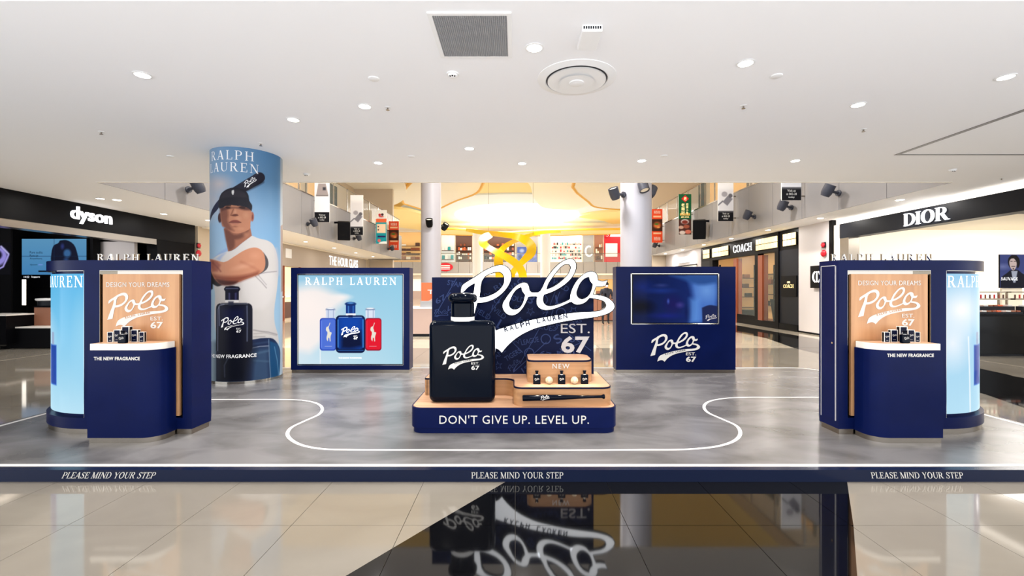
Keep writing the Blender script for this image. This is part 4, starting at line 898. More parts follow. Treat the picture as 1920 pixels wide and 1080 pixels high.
# giant bottle
gb = thing('giant_bottle', (-.502, 4.38, .319), 'giant glossy black perfume bottle on the pedestal', 'bottle')
x0_, x1_ = -.815, -.19
fb = MB().prism(rrect(x0_, x1_, 4.26, 4.50, .07, 6), .319, 1.092)
f_ = obj('flask', fb, 'bottle_black', gb, True); b_ = f_.modifiers.new('b', 'BEVEL'); b_.width = .06; b_.segments = 6; b_.limit_method = 'ANGLE'; b_.angle_limit = math.radians(60)
obj('collar', MB().lathe((-.505, 4.38, 1.085), [(.113, 0), (.113, .04)], 48), 'white', gb, True)
obj('cap', MB().lathe((-.505, 4.38, 1.125), [(.108, 0), (.112, .004), (.112, .128), (.106, .134), (.122, .14), (.134, .152), (.14, .172), (.137, .194), (.125, .212), (.1, .224), (.06, .229), (.02, .23)], 48), 'bottle_black', gb, True)
logo('front_logo', logo_fn(at(829.5, 693, 4.26), 78*4.26/F), 'decal_white', gb, .003, est=(205, 36, 58), swash='bottle_black')
# row of products
for px, wh, Yb in ((1006.5, 'left', 4.296), (1053, 'middle', 4.30), (1096, 'right', 4.305)):
    bottle('perfume_bottle', (px-CX)*Yb/F, Yb, .4927, .07, .128, .03, 'small black perfume bottle on the oak tier under NEW, %s one of three' % wh, 'bottles on the pedestal')
for px, wh in ((1029.5, 'left'), (1077, 'right')):
    x = (px-CX)*4.30/F; r = .0355; o = thing('baseball', (x, 4.30, .4927), 'cream baseball between the small bottles on the pedestal, the %s one' % wh, 'baseball')
    obj('cover', MB().ball((x, 4.30, .4927+r), r, 24), 'ball', o, 'all')
    for s_ in (-1, 1):
        pts = []
        for i in range(24):
            t = 2*math.pi*i/24; v = Vector((.75*math.cos(t)*s_*0+s_*.62+.2*math.cos(2*t)*s_, .78*math.sin(t), .78*math.cos(t))).normalized()*(r*1.005); pts.append(Vector((x, 4.30, .4927+r))+v)
        obj('stitching', MB().tube(pts+[pts[0]], .0009, 5), 'copper', o)
    obj('stamp', MB().lathe((x, 4.30-r*.985, .4927+r), [(r*.22, 0), (r*.22, .001)], 16, (0, -1, 0)), 'decal_silver', o)
bat = thing('baseball_bat', at(1056, 746, 4.126), 'navy baseball bat mounted along the front of the oak tier', 'baseball bat')
A, B = at(979.5, 746.5, 4.126), at(1134, 743.5, 4.126); ax = (B-A)
prof = [(0, .02), (.004, .026), (.02, .0275), (.3, .027), (.5, .022), (.7, .0155), (.85, .0125), (.955, .0125), (.97, .016), (.978, .0215), (.994, .0215), (1, .016)]
obj('club', MB().lathe(A, [(r, t*ax.length) for t, r in prof], 24, ax), 'bottle_black', bat, True)
ux = ax.normalized()
kk = 17*4.1/F/295
def bfn(x, y, t):
    p = A+ux*(.163+x*kk)+Vector((0, 0, 1))*(y*kk-.022); dz = p.z-(A+ux*(.163+x*kk)).z; return p+Vector((0, -math.sqrt(max(.0279**2-dz*dz, 0)), 0))
logo('print_logo', bfn, 'decal_white', bat, 0)
for t in (.25, .8):
    p = A+ax*t; obj('bracket', MB().box(p.x-.008, p.x+.008, 4.136, 4.159, p.z-.008, p.z+.008), 'steel', bat)
# ================================================================== CEILING FIXTURES
def cpt(px, py, z=CEIL): Y = F*(z-CZ)/(540-py); return Vector(((px-CX)*Y/F, Y, z))
DL = [(1002, 89, 'beside the square air grille'), (267, 140, 'far left in front of the vacuum shop'), (550, 224, 'upper right of the wrapped pillar'), (684, 199, 'left of the square grille near a sprinkler'),
      (709, 305, 'above the poster panel near the ceiling edge'), (880, 278, 'above the giant bottle'), (979, 306, 'above the glowing script near the ceiling edge'), (1203, 301, 'above the television panel near the ceiling edge'),
      (1491, 301, 'near the ceiling edge before the handbag shop'), (1398, 118, 'right of the round diffuser'), (1609, 196, 'above the right kiosk'), (1886, 144, 'at the right edge of the picture')]
def downlight(p, lab, r=.06, power=27):
    o = thing('ceiling_downlight', p, 'round recessed downlight '+lab, 'downlight', 'recessed downlights')
    obj('trim_ring', MB().lathe(p, [(r, -.001), (r+.014, -.001), (r+.016, -.006), (r, -.008), (r, -.001)], 28), 'white', o, True)
    obj('lens', MB().lathe(p, [(r, -.003), (r, -.0055)], 24), 'lamp_lit', o)
    area_light('downlight_beam', p-Vector((0, 0, .012)), r*2, power, (1, .965, .925), parent=o, spread=150)
    return o
for px, py, lab in DL: downlight(cpt(px, py), lab)
for i, (x, y) in enumerate(((-4.5, .6), (-1.5, .6), (1.5, .6), (4.5, .6))):
    area_light('downlight_beam_row', (x, y, CEIL), .12, 18, (1, .965, .925), spread=150)
for i, (px, py, w) in enumerate(((188, 372, 'above the vacuum shop sign'), (307, 401, 'past the vacuum shop sign'))):
    downlight(cpt(px, py), w, .07, 20)
def lens(x, y, z): obj('downlight_lens', MB().lathe((x, y, z), [(.075, 0), (.07, -.004)], 20), 'lamp_lit', ceiling)
for i in range(7):
    for x, y, w in ((-8.75, 10+i*3, 9), (8.45, 10+i*2.6, 18)): area_light('corridor_lamp', (x, y, CEIL-.012), .14, w, (1, .965, .925)); lens(x, y, CEIL)
for x in (-4.5, -1.5, 1.5, 4.5): lens(x, .6, CEIL+.02)
# square return grille
g0, g1 = cpt(799.8, 22), cpt(959, 106.5); gx0, gx1, gy0, gy1 = -.583, -.02, 3.18, 3.80
g0x = cpt(799.8, 22).x; g1x = cpt(959, 22).x; ya, yb_ = g0.y, g1.y
gr = thing('air_grille', ((g0x+g1x)/2, (ya+yb_)/2, CEIL), 'square white framed return air grille in the ceiling', 'air vent')
fw = .035
for a in ((g0x, g0x+fw, ya, yb_), (g1x-fw, g1x, ya, yb_), (g0x+fw, g1x-fw, ya, ya+fw*.8), (g0x+fw, g1x-fw, yb_-fw*.8, yb_)): box('frame', a[0], a[1], a[2], a[3], CEIL-.012, CEIL, 'white', gr)
box('backing', g0x+fw, g1x-fw, ya+fw*.8, yb_-fw*.8, CEIL-.003, CEIL-.001, 'grille_dark', gr)
mb = MB(); n_ = 36
for i in range(n_+1):
    t = i/n_; x = g0x+fw+(g1x-g0x-2*fw)*t; y = ya+fw*.8+(yb_-ya-1.6*fw)*t
    mb.box(x-.002, x+.002, ya+fw*.8, yb_-fw*.8, CEIL-.012, CEIL-.003); mb.box(g0x+fw, g1x-fw, y-.002, y+.002, CEIL-.011, CEIL-.003)
tag(obj('egg_crate_core', mb, 'grille', gr), kind='stuff')
# round diffuser
p = cpt(1081, 147); rd = thing('air_diffuser', p, 'round stepped air diffuser in the ceiling', 'air vent')
R = .36
obj('flange', MB().lathe(p, [(R, 0), (R, -.006), (R*.8, -.022), (R*.78, -.018), (R*.78, 0)], 48), 'white', rd, True)
obj('cone_ring', MB().lathe(p, [(R*.74, -.03), (R*.5, -.012), (R*.48, -.012), (R*.48, -.006), (R*.74, -.022)], 48), 'white', rd, True); obj('cone_ring', MB().lathe(p, [(R*.44, -.042), (R*.24, -.03), (R*.22, -.02), (R*.44, -.034)], 48), 'white', rd, True)
obj('back_disc', MB().lathe(p, [(R*.8, -.001), (R*.8, -.004)], 40), 'grille_dark', rd); obj('hub', MB().lathe(p, [(R*.19, -.01), (R*.19, -.05), (R*.16, -.054), (.01, -.056)], 24), 'white', rd, True)
# sensors, sprinklers and cover caps
p = cpt(1105, 66); o = thing('ceiling_sensor_box', p, 'white rectangular sensor box mounted on the ceiling', 'sensor')
box('housing', p.x-.075, p.x+.075, p.y-.14, p.y+.13, CEIL-.05, CEIL, 'white', o, bevel=.006)
for i in range(8): box('slot', p.x-.065+i*.017, p.x-.055+i*.017, p.y-.142, p.y-.139, CEIL-.03, CEIL-.012, 'charcoal', o)
def detector(px, py, lab):
    p = cpt(px, py); o = thing('smoke_detector', p, lab, 'detector')
    obj('base', MB().lathe(p, [(.055, 0), (.055, -.012)], 24), 'white', o, True); obj('dome', MB().lathe(p, [(.045, -.012), (.042, -.026), (.025, -.036), (.004, -.038)], 24), 'white', o, True)
    for a in (0, 1, 2): t = math.radians(250+a*40-20); obj('lens', MB().ball((p.x+.03*math.cos(t), p.y+.03*math.sin(t), CEIL-.03), .008, 8), 'black', o)
detector(849, 138, 'white domed detector below the square grille'); detector(1786, 318, 'white detector far right above the cosmetics shop'); detector(575, 326, 'white detector beside the wrapped pillar top')
def sprinkler(px, py, lab):
    p = cpt(px, py); o = thing('sprinkler_head', p, lab, 'sprinkler')
    obj('escutcheon', MB().lathe(p, [(.032, 0), (.032, -.004), (.018, -.008)], 20), 'white', o, True); obj('stem', MB().lathe(p, [(.009, -.008), (.009, -.03)], 12), 'steel', o, True); obj('deflector', MB().lathe(p, [(.02, -.03), (.02, -.033)], 14), 'steel', o)
for a in ((727, 201, 'small sprinkler beside a downlight left of the grille'), (1394, 198, 'small sprinkler right of the round diffuser'), (1619, 242, 'small sprinkler above the right kiosk'), (190, 247, 'small sprinkler at far left of the ceiling'), (489, 269, 'small sprinkler above the wrapped pillar'), (1878, 334, 'small sprinkler at the right edge of the ceiling')): sprinkler(*a)
for px, py, lab in ((701, 147, 'round white cover cap left of the grille'), (1456, 142, 'round white cover cap right of a downlight'), (1245, 292, 'round white cover cap above the television panel'), (320, 293, 'round white cover cap left of the pillar'), (771, 293, 'round white cover cap above the script sign')):
    p = cpt(px, py); o = obj('ceiling_cover_cap', MB().lathe(p, [(.05, 0), (.05, -.008), (.045, -.011)], 24), 'white', None, True); tag(o, lab, 'cover cap')

# ================================================================== BALCONY FIXTURES
def spotlight(p, d, lab, r=.13, m='spot_grey', wall=None):
    p = Vector(p); d = Vector(d).normalized(); o = thing('spotlight', p, lab, 'spotlight', 'wall spotlights')
    h = r*2.3
    obj('housing', MB().lathe(p-d*h*.5, [(r*.75, 0), (r*.95, h*.25), (r, h*.55), (r, h), (r*.85, h), (r*.8, h*.9)], 20, d), m, o, True)
    obj('lens', MB().lathe(p+d*h*.38, [(r*.82, 0), (r*.82, .01)], 16, d), 'cream', o)
    if wall: w = Vector(wall); obj('arm', MB().cyl(p, w, r*.28, n=8), m, o, True); obj('wall_plate', MB().lathe(w, [(r*.6, 0), (r*.6, .05)], 16, (p-w)), m, o, True)
    return o
def onX(px, py, X): Y = X*F/(px-CX); return Vector((X, Y, CZ-(py-540)*Y/F))
for px, py, X, s_, lab in ((589, 417, -7.3, -1, 'grey spotlight on the left balcony front under the nearest banner'), (673, 445, -7.32, -1, 'grey spotlight on the left balcony under the second banner'), (735, 465, -7.32, -1, 'grey spotlight at the far end of the left balcony'),
                         (372, 350, -7.28, -1, 'pale spotlight just behind the wrapped pillar'), (1401, 403, 7.64, 1, 'grey spotlight on the right balcony beside the headphone banner'), (1467, 385, 7.62, 1, 'grey spotlight on the right balcony under the nearest banner'), (1552, 357, 7.6, 1, 'grey spotlight nearest on the right balcony'), (1228, 459, 7.66, 1, 'small spotlight under the red banner on the right balcony')):
    p = onX(px, py, X); spotlight(p, (-.35*s_*-1*.6, -.35, .75), lab, .125 if abs(X) else .1, 'spot_grey', (-7.6 if s_ < 0 else 7.95, p.y+.1, p.z-.05))
for px, py, Y, lab, m, d in ((805, 418, 20.5, 'dark spotlight on the pillar left of the script', 'black', (0, -.4, .8)), (834, 425, 23, 'dark spotlight beside the pillar over the backboard', 'charcoal', (.5, -.3, .7)), (1152, 363, 13.4, 'grey spotlight left of the right pillar', 'spot_grey', (-.3, -.3, .8)), (1206, 348, 13.2, 'grey spotlight at the top of the right pillar', 'spot_grey', (.15, -.3, -.8)), (1221, 360, 14.0, 'grey spotlight right of the right pillar', 'spot_grey', (.3, .3, .6))):
    p = at(px, py, Y); cxp, cyp = (3.66, 13.8) if px > 1000 else (-3.92, 21.2)
    w = Vector((cxp, cyp, p.z))+(p-Vector((cxp, cyp, p.z))).normalized()*.47; spotlight(p, d, lab, .16 if px < 1000 else .15, m, w)
def speaker(px, py, X, lab, rz):
    p = onX(px, py, X); o = thing('loudspeaker', p, lab, 'loudspeaker'); w, h, d = .5, .78, .4
    mb = MB().box(-w/2, w/2, -d/2, d/2, -h/2, h/2); Rm = Matrix.Rotation(rz, 3, 'Z') @ Matrix.Rotation(.22, 3, 'X'); mb.v = [tuple(p+Rm @ Vector(v)) for v in mb.v]; obj('cabinet', mb, 'black', o, bevel=.03)
    mb = MB().box(-w/2+.03, w/2-.03, -d/2-.012, -d/2, -h/2+.03, h/2-.03); mb.v = [tuple(p+Rm @ Vector(v)) for v in mb.v]; obj('grille', mb, 'black_matte', o)
    s_ = -1 if X < 0 else 1; wx = -7.6 if X < 0 else 7.95
    obj('bracket', MB().box(min(p.x, wx), max(p.x, wx), p.y-.03, p.y+.03, p.z+.3, p.z+.38), 'black', o)
speaker(645, 432.5, -7.2, 'black loudspeaker hanging on the left balcony front', .35); speaker(1311, 430, 7.55, 'black loudspeaker hanging on the right balcony front', -.35)
# banners
def banner(px0, px1, py0, py1, Y, kind, lab):
    z1 = max(at(0, py0, Y).z, 5.2); x0, x1, z0 = at(px0, 0, Y).x, at(px1, 0, Y).x, at(0, py1, Y).z
    o = thing('hanging_banner', ((x0+x1)/2, Y, z0), lab, 'banner'); nu, nv = 40, 110; asp = (z1-z0)/(x1-x0)
    X, Yy = grid(nu, nv, 0, 0, 1, asp); c = Canvas(X, Yy, (225, 224, 226)); 
    if kind == 'grey':
        c.rect(0, asp-.68, 1, asp, (20, 20, 24), .03); yk = asp-1.75
        if py0 < 345 and px0 < 700: c.poly([(.12, yk-.1), (.25, yk-.85), (.75, yk-.85), (.92, yk-.1)], (150, 140, 140), .05, 1, False); c.rect(.1, yk-.1, .92, yk, (112, 104, 104), .05); c.rect(.55, yk-.6, .75, yk-.4, (60, 60, 66), .05)
        else: c.rect(0, .5, 1, asp-.68, (208, 206, 210), .3); c.poly([(.3, yk+.5), (.62, yk+.1), (.95, yk+.3), (.6, yk+.75)], (120, 118, 126), .05); c.oval(.42, yk, .22, .2, (150, 146, 152), .3); c.oval(.8, yk+.1, .16, .16, (96, 94, 100), .3); c.line([(.02, yk+.7), (.3, yk+.45)], .08, (100, 98, 106), .06)
    elif kind == 'teal':
        c.rect(0, 0, 1, .72, (226, 226, 222), .04); c.oval(.35, .45, .14, .14, (190, 40, 50), .3); c.oval(.6, .42, .14, .14, (60, 30, 40), .3); c.oval(.5, .62, .3, .08, (190, 60, 60), .5); c.rect(0, .8, 1, 1.15, (226, 104, 62), .04); c.rect(0, 1.15, 1, asp, (30, 150, 162), .04); c.rect(.08, 1.3, .92, 2.15, (244, 214, 182), .08); c.oval(.22, 1.55, .08, .08, (60, 50, 60), .4); c.oval(.22, 1.85, .08, .08, (60, 50, 60), .4); c.rect(.15, 2.4, .9, 2.55, (40, 30, 90), .04); c.oval(.3, asp-.3, .2, .2, (220, 110, 110), .4); c.oval(.8, asp, .6, .25, (235, 240, 238), .2)
    elif kind == 'red':
        c.C[:] = (220, 74, 40); k0, k1 = asp*.30, asp*.66; c.rect(0, k0, 1, k1, (60, 34, 24), .05); c.oval(.5, (k0+k1)/2, .46, .4, (150, 74, 40), .4); c.oval(.5, (k0+k1)/2+.06, .36, .22, (206, 110, 60), .5); c.oval(.45, (k0+k1)/2-.1, .26, .12, (60, 110, 40), .6); c.oval(.62, (k0+k1)/2+.2, .2, .1, (226, 160, 90), .6); c.rect(.14, k0-.32, .88, k0-.16, (238, 190, 150), .04); c.rect(.14, asp-.95, .88, asp-.8, (238, 190, 150), .04)
    elif kind == 'green':
        c.C[:] = (20, 84, 50); c.poly([(.52, .08), (.82, .36), (.52, .64), (.22, .36)], (206, 30, 40), .03, 1, False); c.rect(.12, asp*.47, .9, asp*.53, (226, 180, 90), .04); c.rect(0, asp*.62, 1, asp, (70, 40, 36), .1)
        for (a, b_, r_, col) in ((.5, asp*.68, .36, (205, 200, 196)), (.5, asp*.69, .28, (120, 50, 40)), (.2, asp*.82, .24, (190, 150, 130)), (.62, asp*.80, .28, (150, 80, 60)), (.75, asp*.93, .3, (200, 110, 90)), (.3, asp*.95, .28, (206, 190, 180))): c.oval(a, b_, r_, r_*.62, col, .3)
    Wd, H = x1-x0, z1-z0
    flat_print('printed_face', c, lambda X, Yp: np.stack([x0+X*Wd, np.full(X.shape, Y-.012), z1-Yp/asp*H], -1), 'banner_print', o)
    box('board', x0, x1, Y-.011, Y+.011, z0, z1, 'white', o)
    wx = -7.6 if x0 < 0 else 7.95; xe = x0 if x0 < 0 else x1
    for z in (z0+.12, min(z1-.1, 4.7)): obj('bracket', MB().cyl((xe, Y, z), (wx, Y, z), .02, n=8), 'steel', o)
    def bt(s, u0, v0, u1, v1, m): text('banner_lettering', s, (x0+u0*Wd, Y-.012, z1-v1/asp*H), (u1-u0)*Wd, (v1-v0)/asp*H, m, o, t=0, lift=.003)
    if kind == 'grey':
        for i, s_ in enumerate(('Visit us', 'at B02-28', 'today')): w_ = (.42, .52, .32)[i]; bt(s_, .5-w_/2, asp-.56+i*.17, .5+w_/2, asp-.44+i*.17, 'decal_white')
    if kind == 'red': bt('陕西美食', .2, .14, .82, .45, 'cream'); bt('陕西美食', .2, asp-.55, .82, asp-.2, 'cream')
    if kind == 'green':
        bt('老', .40, .22, .64, .5, 'gold_lit')
        for i, s_ in enumerate('老麺記'): bt(s_, .22, .72+i*.3, .48, .98+i*.3, 'gold_lit')
        for i, s_ in enumerate('招牌小食'): bt(s_, .58, .72+i*.22, .76, .91+i*.22, 'gold_lit')
        bt('LEVEL 1', .2, asp*.475, .82, asp*.525, 'dark_brown'); bt('#01-01A', .2, asp*.545, .82, asp*.59, 'gold_lit')
    return o
banner(590, 618, 341, 417, 17.2, 'grey', 'pale banner with a grey device and black foot, nearest on the left balcony'); banner(657, 681, 366, 441, 21, 'grey', 'pale headphone banner with black foot beside the left loudspeaker'); banner(705, 725, 394, 457, 24.8, 'teal', 'teal and orange banner on the left balcony'); banner(729, 748, 415, 469, 27.4, 'red', 'orange red food banner at the far end of the left balcony')
banner(1222, 1242, 392, 455, 24.4, 'red', 'orange red food banner beside the right pillar'); banner(1272, 1296, 364, 440, 20.4, 'green', 'green food banner with gold characters on the right balcony'); banner(1346, 1375, 341, 415, 16.4, 'grey', 'pale headphone banner with black foot on the right balcony'); banner(1465, 1502, 339, 376, 12.5, 'grey', 'pale banner with black foot nearest on the right balcony')

# ================================================================== VACUUM SHOP (left)
LAX = ((0, 1, 0), (0, 0, 1), (1, 0, 0)); RAX = ((0, -1, 0), (0, 0, 1), (-1, 0, 0))
ds = thing('vacuum_shop', (WL-2, 10, 0), 'black fronted vacuum cleaner shop with lit white sign at left', 'shopfront')
box('sign_band', WL-.35, WL, 5.5, 14.07, 2.75, CEIL, 'black', ds); box('metal_lintel', WL-.35, WL-.02, 5.5, 12.6, 2.60, 2.75, 'steel', ds)
box('end_pier', WL-.3, WL-.01, 12.6, 14.07, 0, 2.75, 'black_matte', ds); box('back_wall', -16, -15.8, 4, 15, 0, 3.3, 'black_matte', ds); box('end_wall', -16, WL-.3, 13.9, 14.07, 0, 3.3, 'black_matte', ds); box('shop_ceiling', -16, WL-.36, 4, 14, 3.1, 3.3, 'black', ds); box('shop_floor', -16, WL, 4, 14, -.007, .003, 'tile_beige', ds)
a = onX(131, 425, WL); e = onX(208, 425, WL)
text('sign_lettering', 'dyson', (WL, a.y, 2.86), e.y-a.y, .38, 'sign_lit', ds, axes=LAX, bold=.014, t=.04)
# video wall
VY = 12.0; vw = thing('video_wall', at(101, 515, VY), 'blue video wall showing a headphone inside the vacuum shop', 'screen')
X, Y = grid(130, 74, 41, 448, 162, 515); c = Canvas(X, Y); ty = ((Y-448)/67)[..., None]; c.C = np.array((92, 150, 190))*(1-ty)+np.array((70, 132, 184))*ty
c.poly([(98, 515), (97, 470), (101, 460), (110, 455), (112, 451), (124, 450), (138, 458), (145, 475), (148, 490), (152, 515)], (20, 24, 44), 1); c.oval(126, 475, 9, 10, (56, 100, 150), .5); c.oval(117, 462, 5, 8, (50, 60, 130), .8, .8); c.oval(124, 487, 7, 6, (40, 66, 110), .8); c.rect(72, 507, 92, 510, (12, 14, 24)); c.rect(72, 495, 80, 497.5, (110, 150, 220))
c.line([(41, 480.5), (162, 480.5)], .7, (20, 40, 70), .6); c.line([(101.5, 448), (101.5, 515)], .7, (30, 50, 84), .6)
flat_print('screen_picture', c, px_plane(VY), 'screen_print', vw); A_, B_ = at(41, 515, VY+.002), at(162, 448, VY+.002); box('casing', A_.x-.02, B_.x+.02, VY+.004, VY+.08, A_.z-.3, B_.z+.02, 'black', vw)
for i, s_ in enumerate(('Pure audio.', 'Pure air.', 'Anywhere.')): text_px('screen_text', s_, 56, 471+i*6, (81, 73, 80)[i], 475.5+i*6, VY, 'navy_dark', vw, t=0, lift=.004)
text_px('screen_text', 'dyson', 56.5, 494.5, 70, 498.5, VY, 'navy_dark', vw, t=0, lift=.004); text_px('screen_text', '14:22', 45, 517.5, 55, 521, VY+.004, 'sign_lit', vw, t=0, lift=.004); text_px('screen_text', 'Singapore', 59, 517.5, 75, 521.5, VY+.004, 'sign_lit', vw, t=0, lift=.004)
box('support_wall', A_.x-.6, B_.x+.1, VY+.08, VY+.3, 0, 3.1, 'black_matte', vw)
# glowing product picture at the edge
X, Y = grid(50, 60, -40, 455, 20, 515); c = Canvas(X, Y, (12, 12, 18)); c.oval(-8, 480, 26, 22, (150, 140, 220), .3); c.oval(-10, 478, 16, 12, (20, 18, 40), .3); c.line([(16, 478), (6, 500), (-6, 506)], 3, (170, 160, 235), 2); c.line([(2, 462), (16, 476)], 3, (190, 184, 240), 2)
ip = thing('product_picture', at(-10, 515, 11.2), 'violet lit product picture at the left edge inside the vacuum shop', 'picture'); flat_print('picture_face', c, px_plane(11.2), 'screen_print', ip); A_, B_ = at(-40, 515, 11.204), at(20, 455, 11.204); box('board', A_.x, B_.x, 11.206, 11.25, 0, 2.9, 'black_matte', ip)
def plinth(px0, px1, py0, py1, Y, d, m, lab, cap='laminate'):
    a, b_ = at(px0, py1, Y), at(px1, py0, Y); o = thing('shop_plinth', ((a.x+b_.x)/2, Y, max(a.z, 0)), lab, 'plinth'); box('block', a.x, b_.x, Y, Y+d, max(a.z, .004), b_.z-.03, m, o); box('top', a.x-.01, b_.x+.01, Y-.01, Y+d, b_.z-.03, b_.z, cap, o); return o
plinth(12, 130, 613, 652, 10.5, .9, 'black', 'long black plinth with white top inside the vacuum shop'); plinth(-60, 11, 590, 645, 10.3, .7, 'black', 'black plinth at the left edge inside the vacuum shop'); plinth(64, 140, 574, 612, 10.9, .4, 'brown', 'brown display block behind the left kiosk', 'black')
a_ = at(80, 571, 10.95); o = thing('air_purifier', a_, 'white ring topped purifier on the brown display block', 'appliance'); obj('body', MB().lathe((a_.x, 11.1, a_.z-.03), [(.2, 0), (.2, .12)], 24), 'charcoal', o, True); obj('ring', MB().lathe((a_.x, 11.1, a_.z+.09), [(.22, 0), (.24, .02), (.24, .05), (.16, .06), (.12, .04)], 28), 'white', o, True)
a, b_ = at(42, 572, 11.6), at(49, 524, 11.6); o = box('light_strip', a.x, b_.x, 11.6, 11.65, 0.0, b_.z, 'black'); tag(o, 'tall black stand with lit strip in the vacuum shop', 'lamp'); box('lit_strip', a.x, b_.x, 11.59, 11.6, a.z, b_.z, 'strip_lit', o)
a, b_ = at(180, 505, 12.4), at(252, 453, 12.4); o = thing('wall_panel', (a.x, 12.4, 0), 'grey lit panel behind the left kiosk inside the vacuum shop', 'panel'); box('panel_face', a.x, b_.x, 12.4, 12.5, .003, b_.z, 'stone', o)
for (x, y) in ((-11, 9), (-11.2, 11.4), (-13, 10.2)): area_light('shop_lamp', (x, y, 3.05), .3, 8, (1, .95, .9))
# alarm bells and wall beyond
def alarm(X, px, lab):
    p = onX(px, 475, X); s_ = 1 if X < 0 else -1; o = thing('fire_alarm', p, lab, 'alarm'); obj('bell', MB().lathe(p, [(.1, 0), (.1, .03), (.07, .06), (.02, .07)], 20, (s_, 0, 0)), 'red', o, True); obj('strobe', MB().lathe(p+Vector((0, 0, .24)), [(.07, 0), (.07, .04), (.04, .07)], 16, (s_, 0, 0)), 'red', o, True); box('strobe_base', p.x, p.x+s_*.02, p.y-.08, p.y+.08, p.z+.16, p.z+.32, 'charcoal', o)
alarm(-9.89, 371.5, 'red fire alarm bell beside the wrapped pillar'); alarm(8.97, 1545, 'red fire alarm bell on the stone wall left of the cosmetics shop')
# ================================================================== WATCH SHOP (left, further)
hs = thing('watch_shop', (WL, 22, 0), 'cream watch shop front with lit white sign behind the poster panel', 'shopfront')
box('fascia', WL, WL+.06, 16.2, 30, 2.35, CEIL-.02, 'shop_cream', hs); box('light_strip', WL+.06, WL+.2, 14.3, 30, CEIL-.06, CEIL-.005, 'cream', hs)
a = onX(615, 490, WL); e = onX(669, 490, WL); text('sign_lettering', 'THE HOUR GLASS', (WL+.06, a.y, 2.62), e.y-a.y, .5, 'sign_lit', hs, axes=LAX, bold=0, space=1.05, t=.012)
for i in range(9):
    y = 16.4+i*1.5; w = obj('shop_window', MB().box(WL, WL+.02, y, y+1.3, .1, 2.3), 'gold_lit' if i % 2 == 0 else 'warm_lit', hs); box('window_frame', WL, WL+.08, y-.1, y, 0, 2.35, 'copper', hs); box('window_shelf', WL+.02, WL+.12, y, y+1.3, 1.0, 1.06, 'white', hs); box('window_blind', WL+.02, WL+.03, y, y+1.3, .1, .8, 'dark_brown', hs)
box('exit_panel', WL, WL+.08, 19.5, 20.0, 2.7, 3.1, 'white', hs)
# ================================================================== COSMETICS SHOP (right)
dr = thing('cosmetics_shop', (11, 10, 0), 'bright white cosmetics shop with lit serif sign at right', 'shopfront')
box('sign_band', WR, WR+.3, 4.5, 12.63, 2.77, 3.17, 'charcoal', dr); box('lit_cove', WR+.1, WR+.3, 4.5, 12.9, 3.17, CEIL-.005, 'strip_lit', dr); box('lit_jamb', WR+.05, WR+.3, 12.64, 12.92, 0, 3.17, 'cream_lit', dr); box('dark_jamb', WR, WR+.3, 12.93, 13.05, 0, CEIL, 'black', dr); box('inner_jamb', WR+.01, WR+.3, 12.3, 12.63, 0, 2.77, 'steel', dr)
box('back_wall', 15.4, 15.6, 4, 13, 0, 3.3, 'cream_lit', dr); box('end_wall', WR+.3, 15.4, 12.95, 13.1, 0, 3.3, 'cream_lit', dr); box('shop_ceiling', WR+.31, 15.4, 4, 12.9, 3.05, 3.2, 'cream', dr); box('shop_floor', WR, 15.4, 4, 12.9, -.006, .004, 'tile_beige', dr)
for y in (7, 7.5, 9.6, 10.0): box('ceiling_slot', 10.6, 12.2, y, y+.08, 3.04, 3.052, 'charcoal', dr)
for (x, y) in ((11, 7), (11, 10), (13, 8.5), (13, 11.5)): area_light('shop_lamp', (x, y, 3.0), 1.0, 38, (1, .97, .92))
a = onX(1740, 410, WR); b_ = onX(1697, 415, WR); b2 = onX(1782, 400, WR); text('sign_lettering', 'DIOR', (WR, b_.y, 2.82), b_.y-b2.y, .29, 'sign_lit', dr, font='serif', axes=RAX, t=.04, space=.02)
# stone wall with the round emblem sign
sw = tag(box('wall_right', WR, WR+.3, 13.06, 14.45, 0, CEIL, 'stone'), kind='structure'); box('skirting', WR-.01, WR, 13.06, 14.45, 0, .05, 'black', sw)
es = thing('emblem_sign', onX(1523, 542, 8.9), 'black square sign with white ring emblem on the stone wall', 'sign'); y_ = 13.4; z0_ = 1.37; box('board', WR-.12, WR-.02, y_-.3, y_+.3, 1.4, 2.06, 'black', es)
yy = y_; ringv = lambda o_, i_: None
for s_ in (-1, 1):
    o_ = ell(0, 0, .2, .18, 70*1 if s_ > 0 else 250, -70 if s_ > 0 else 110, 16); i_ = ell(.0, 0, .11, .15, 70 if s_ > 0 else 250, -70 if s_ > 0 else 110, 16)
    n = len(o_); obj('emblem', MB().add([(WR-.122, yy-(x+s_*.01), 1.73+y) for x, y in o_]+[(WR-.122, yy-(x+s_*.01), 1.73+y) for x, y in i_], [(k, k+1, n+k+1, n+k) for k in range(n-1)]), 'sign_lit', es, fix=False)
box('emblem', WR-.123, WR-.12, yy-.03, yy+.03, 1.57, 1.89, 'sign_lit', es)
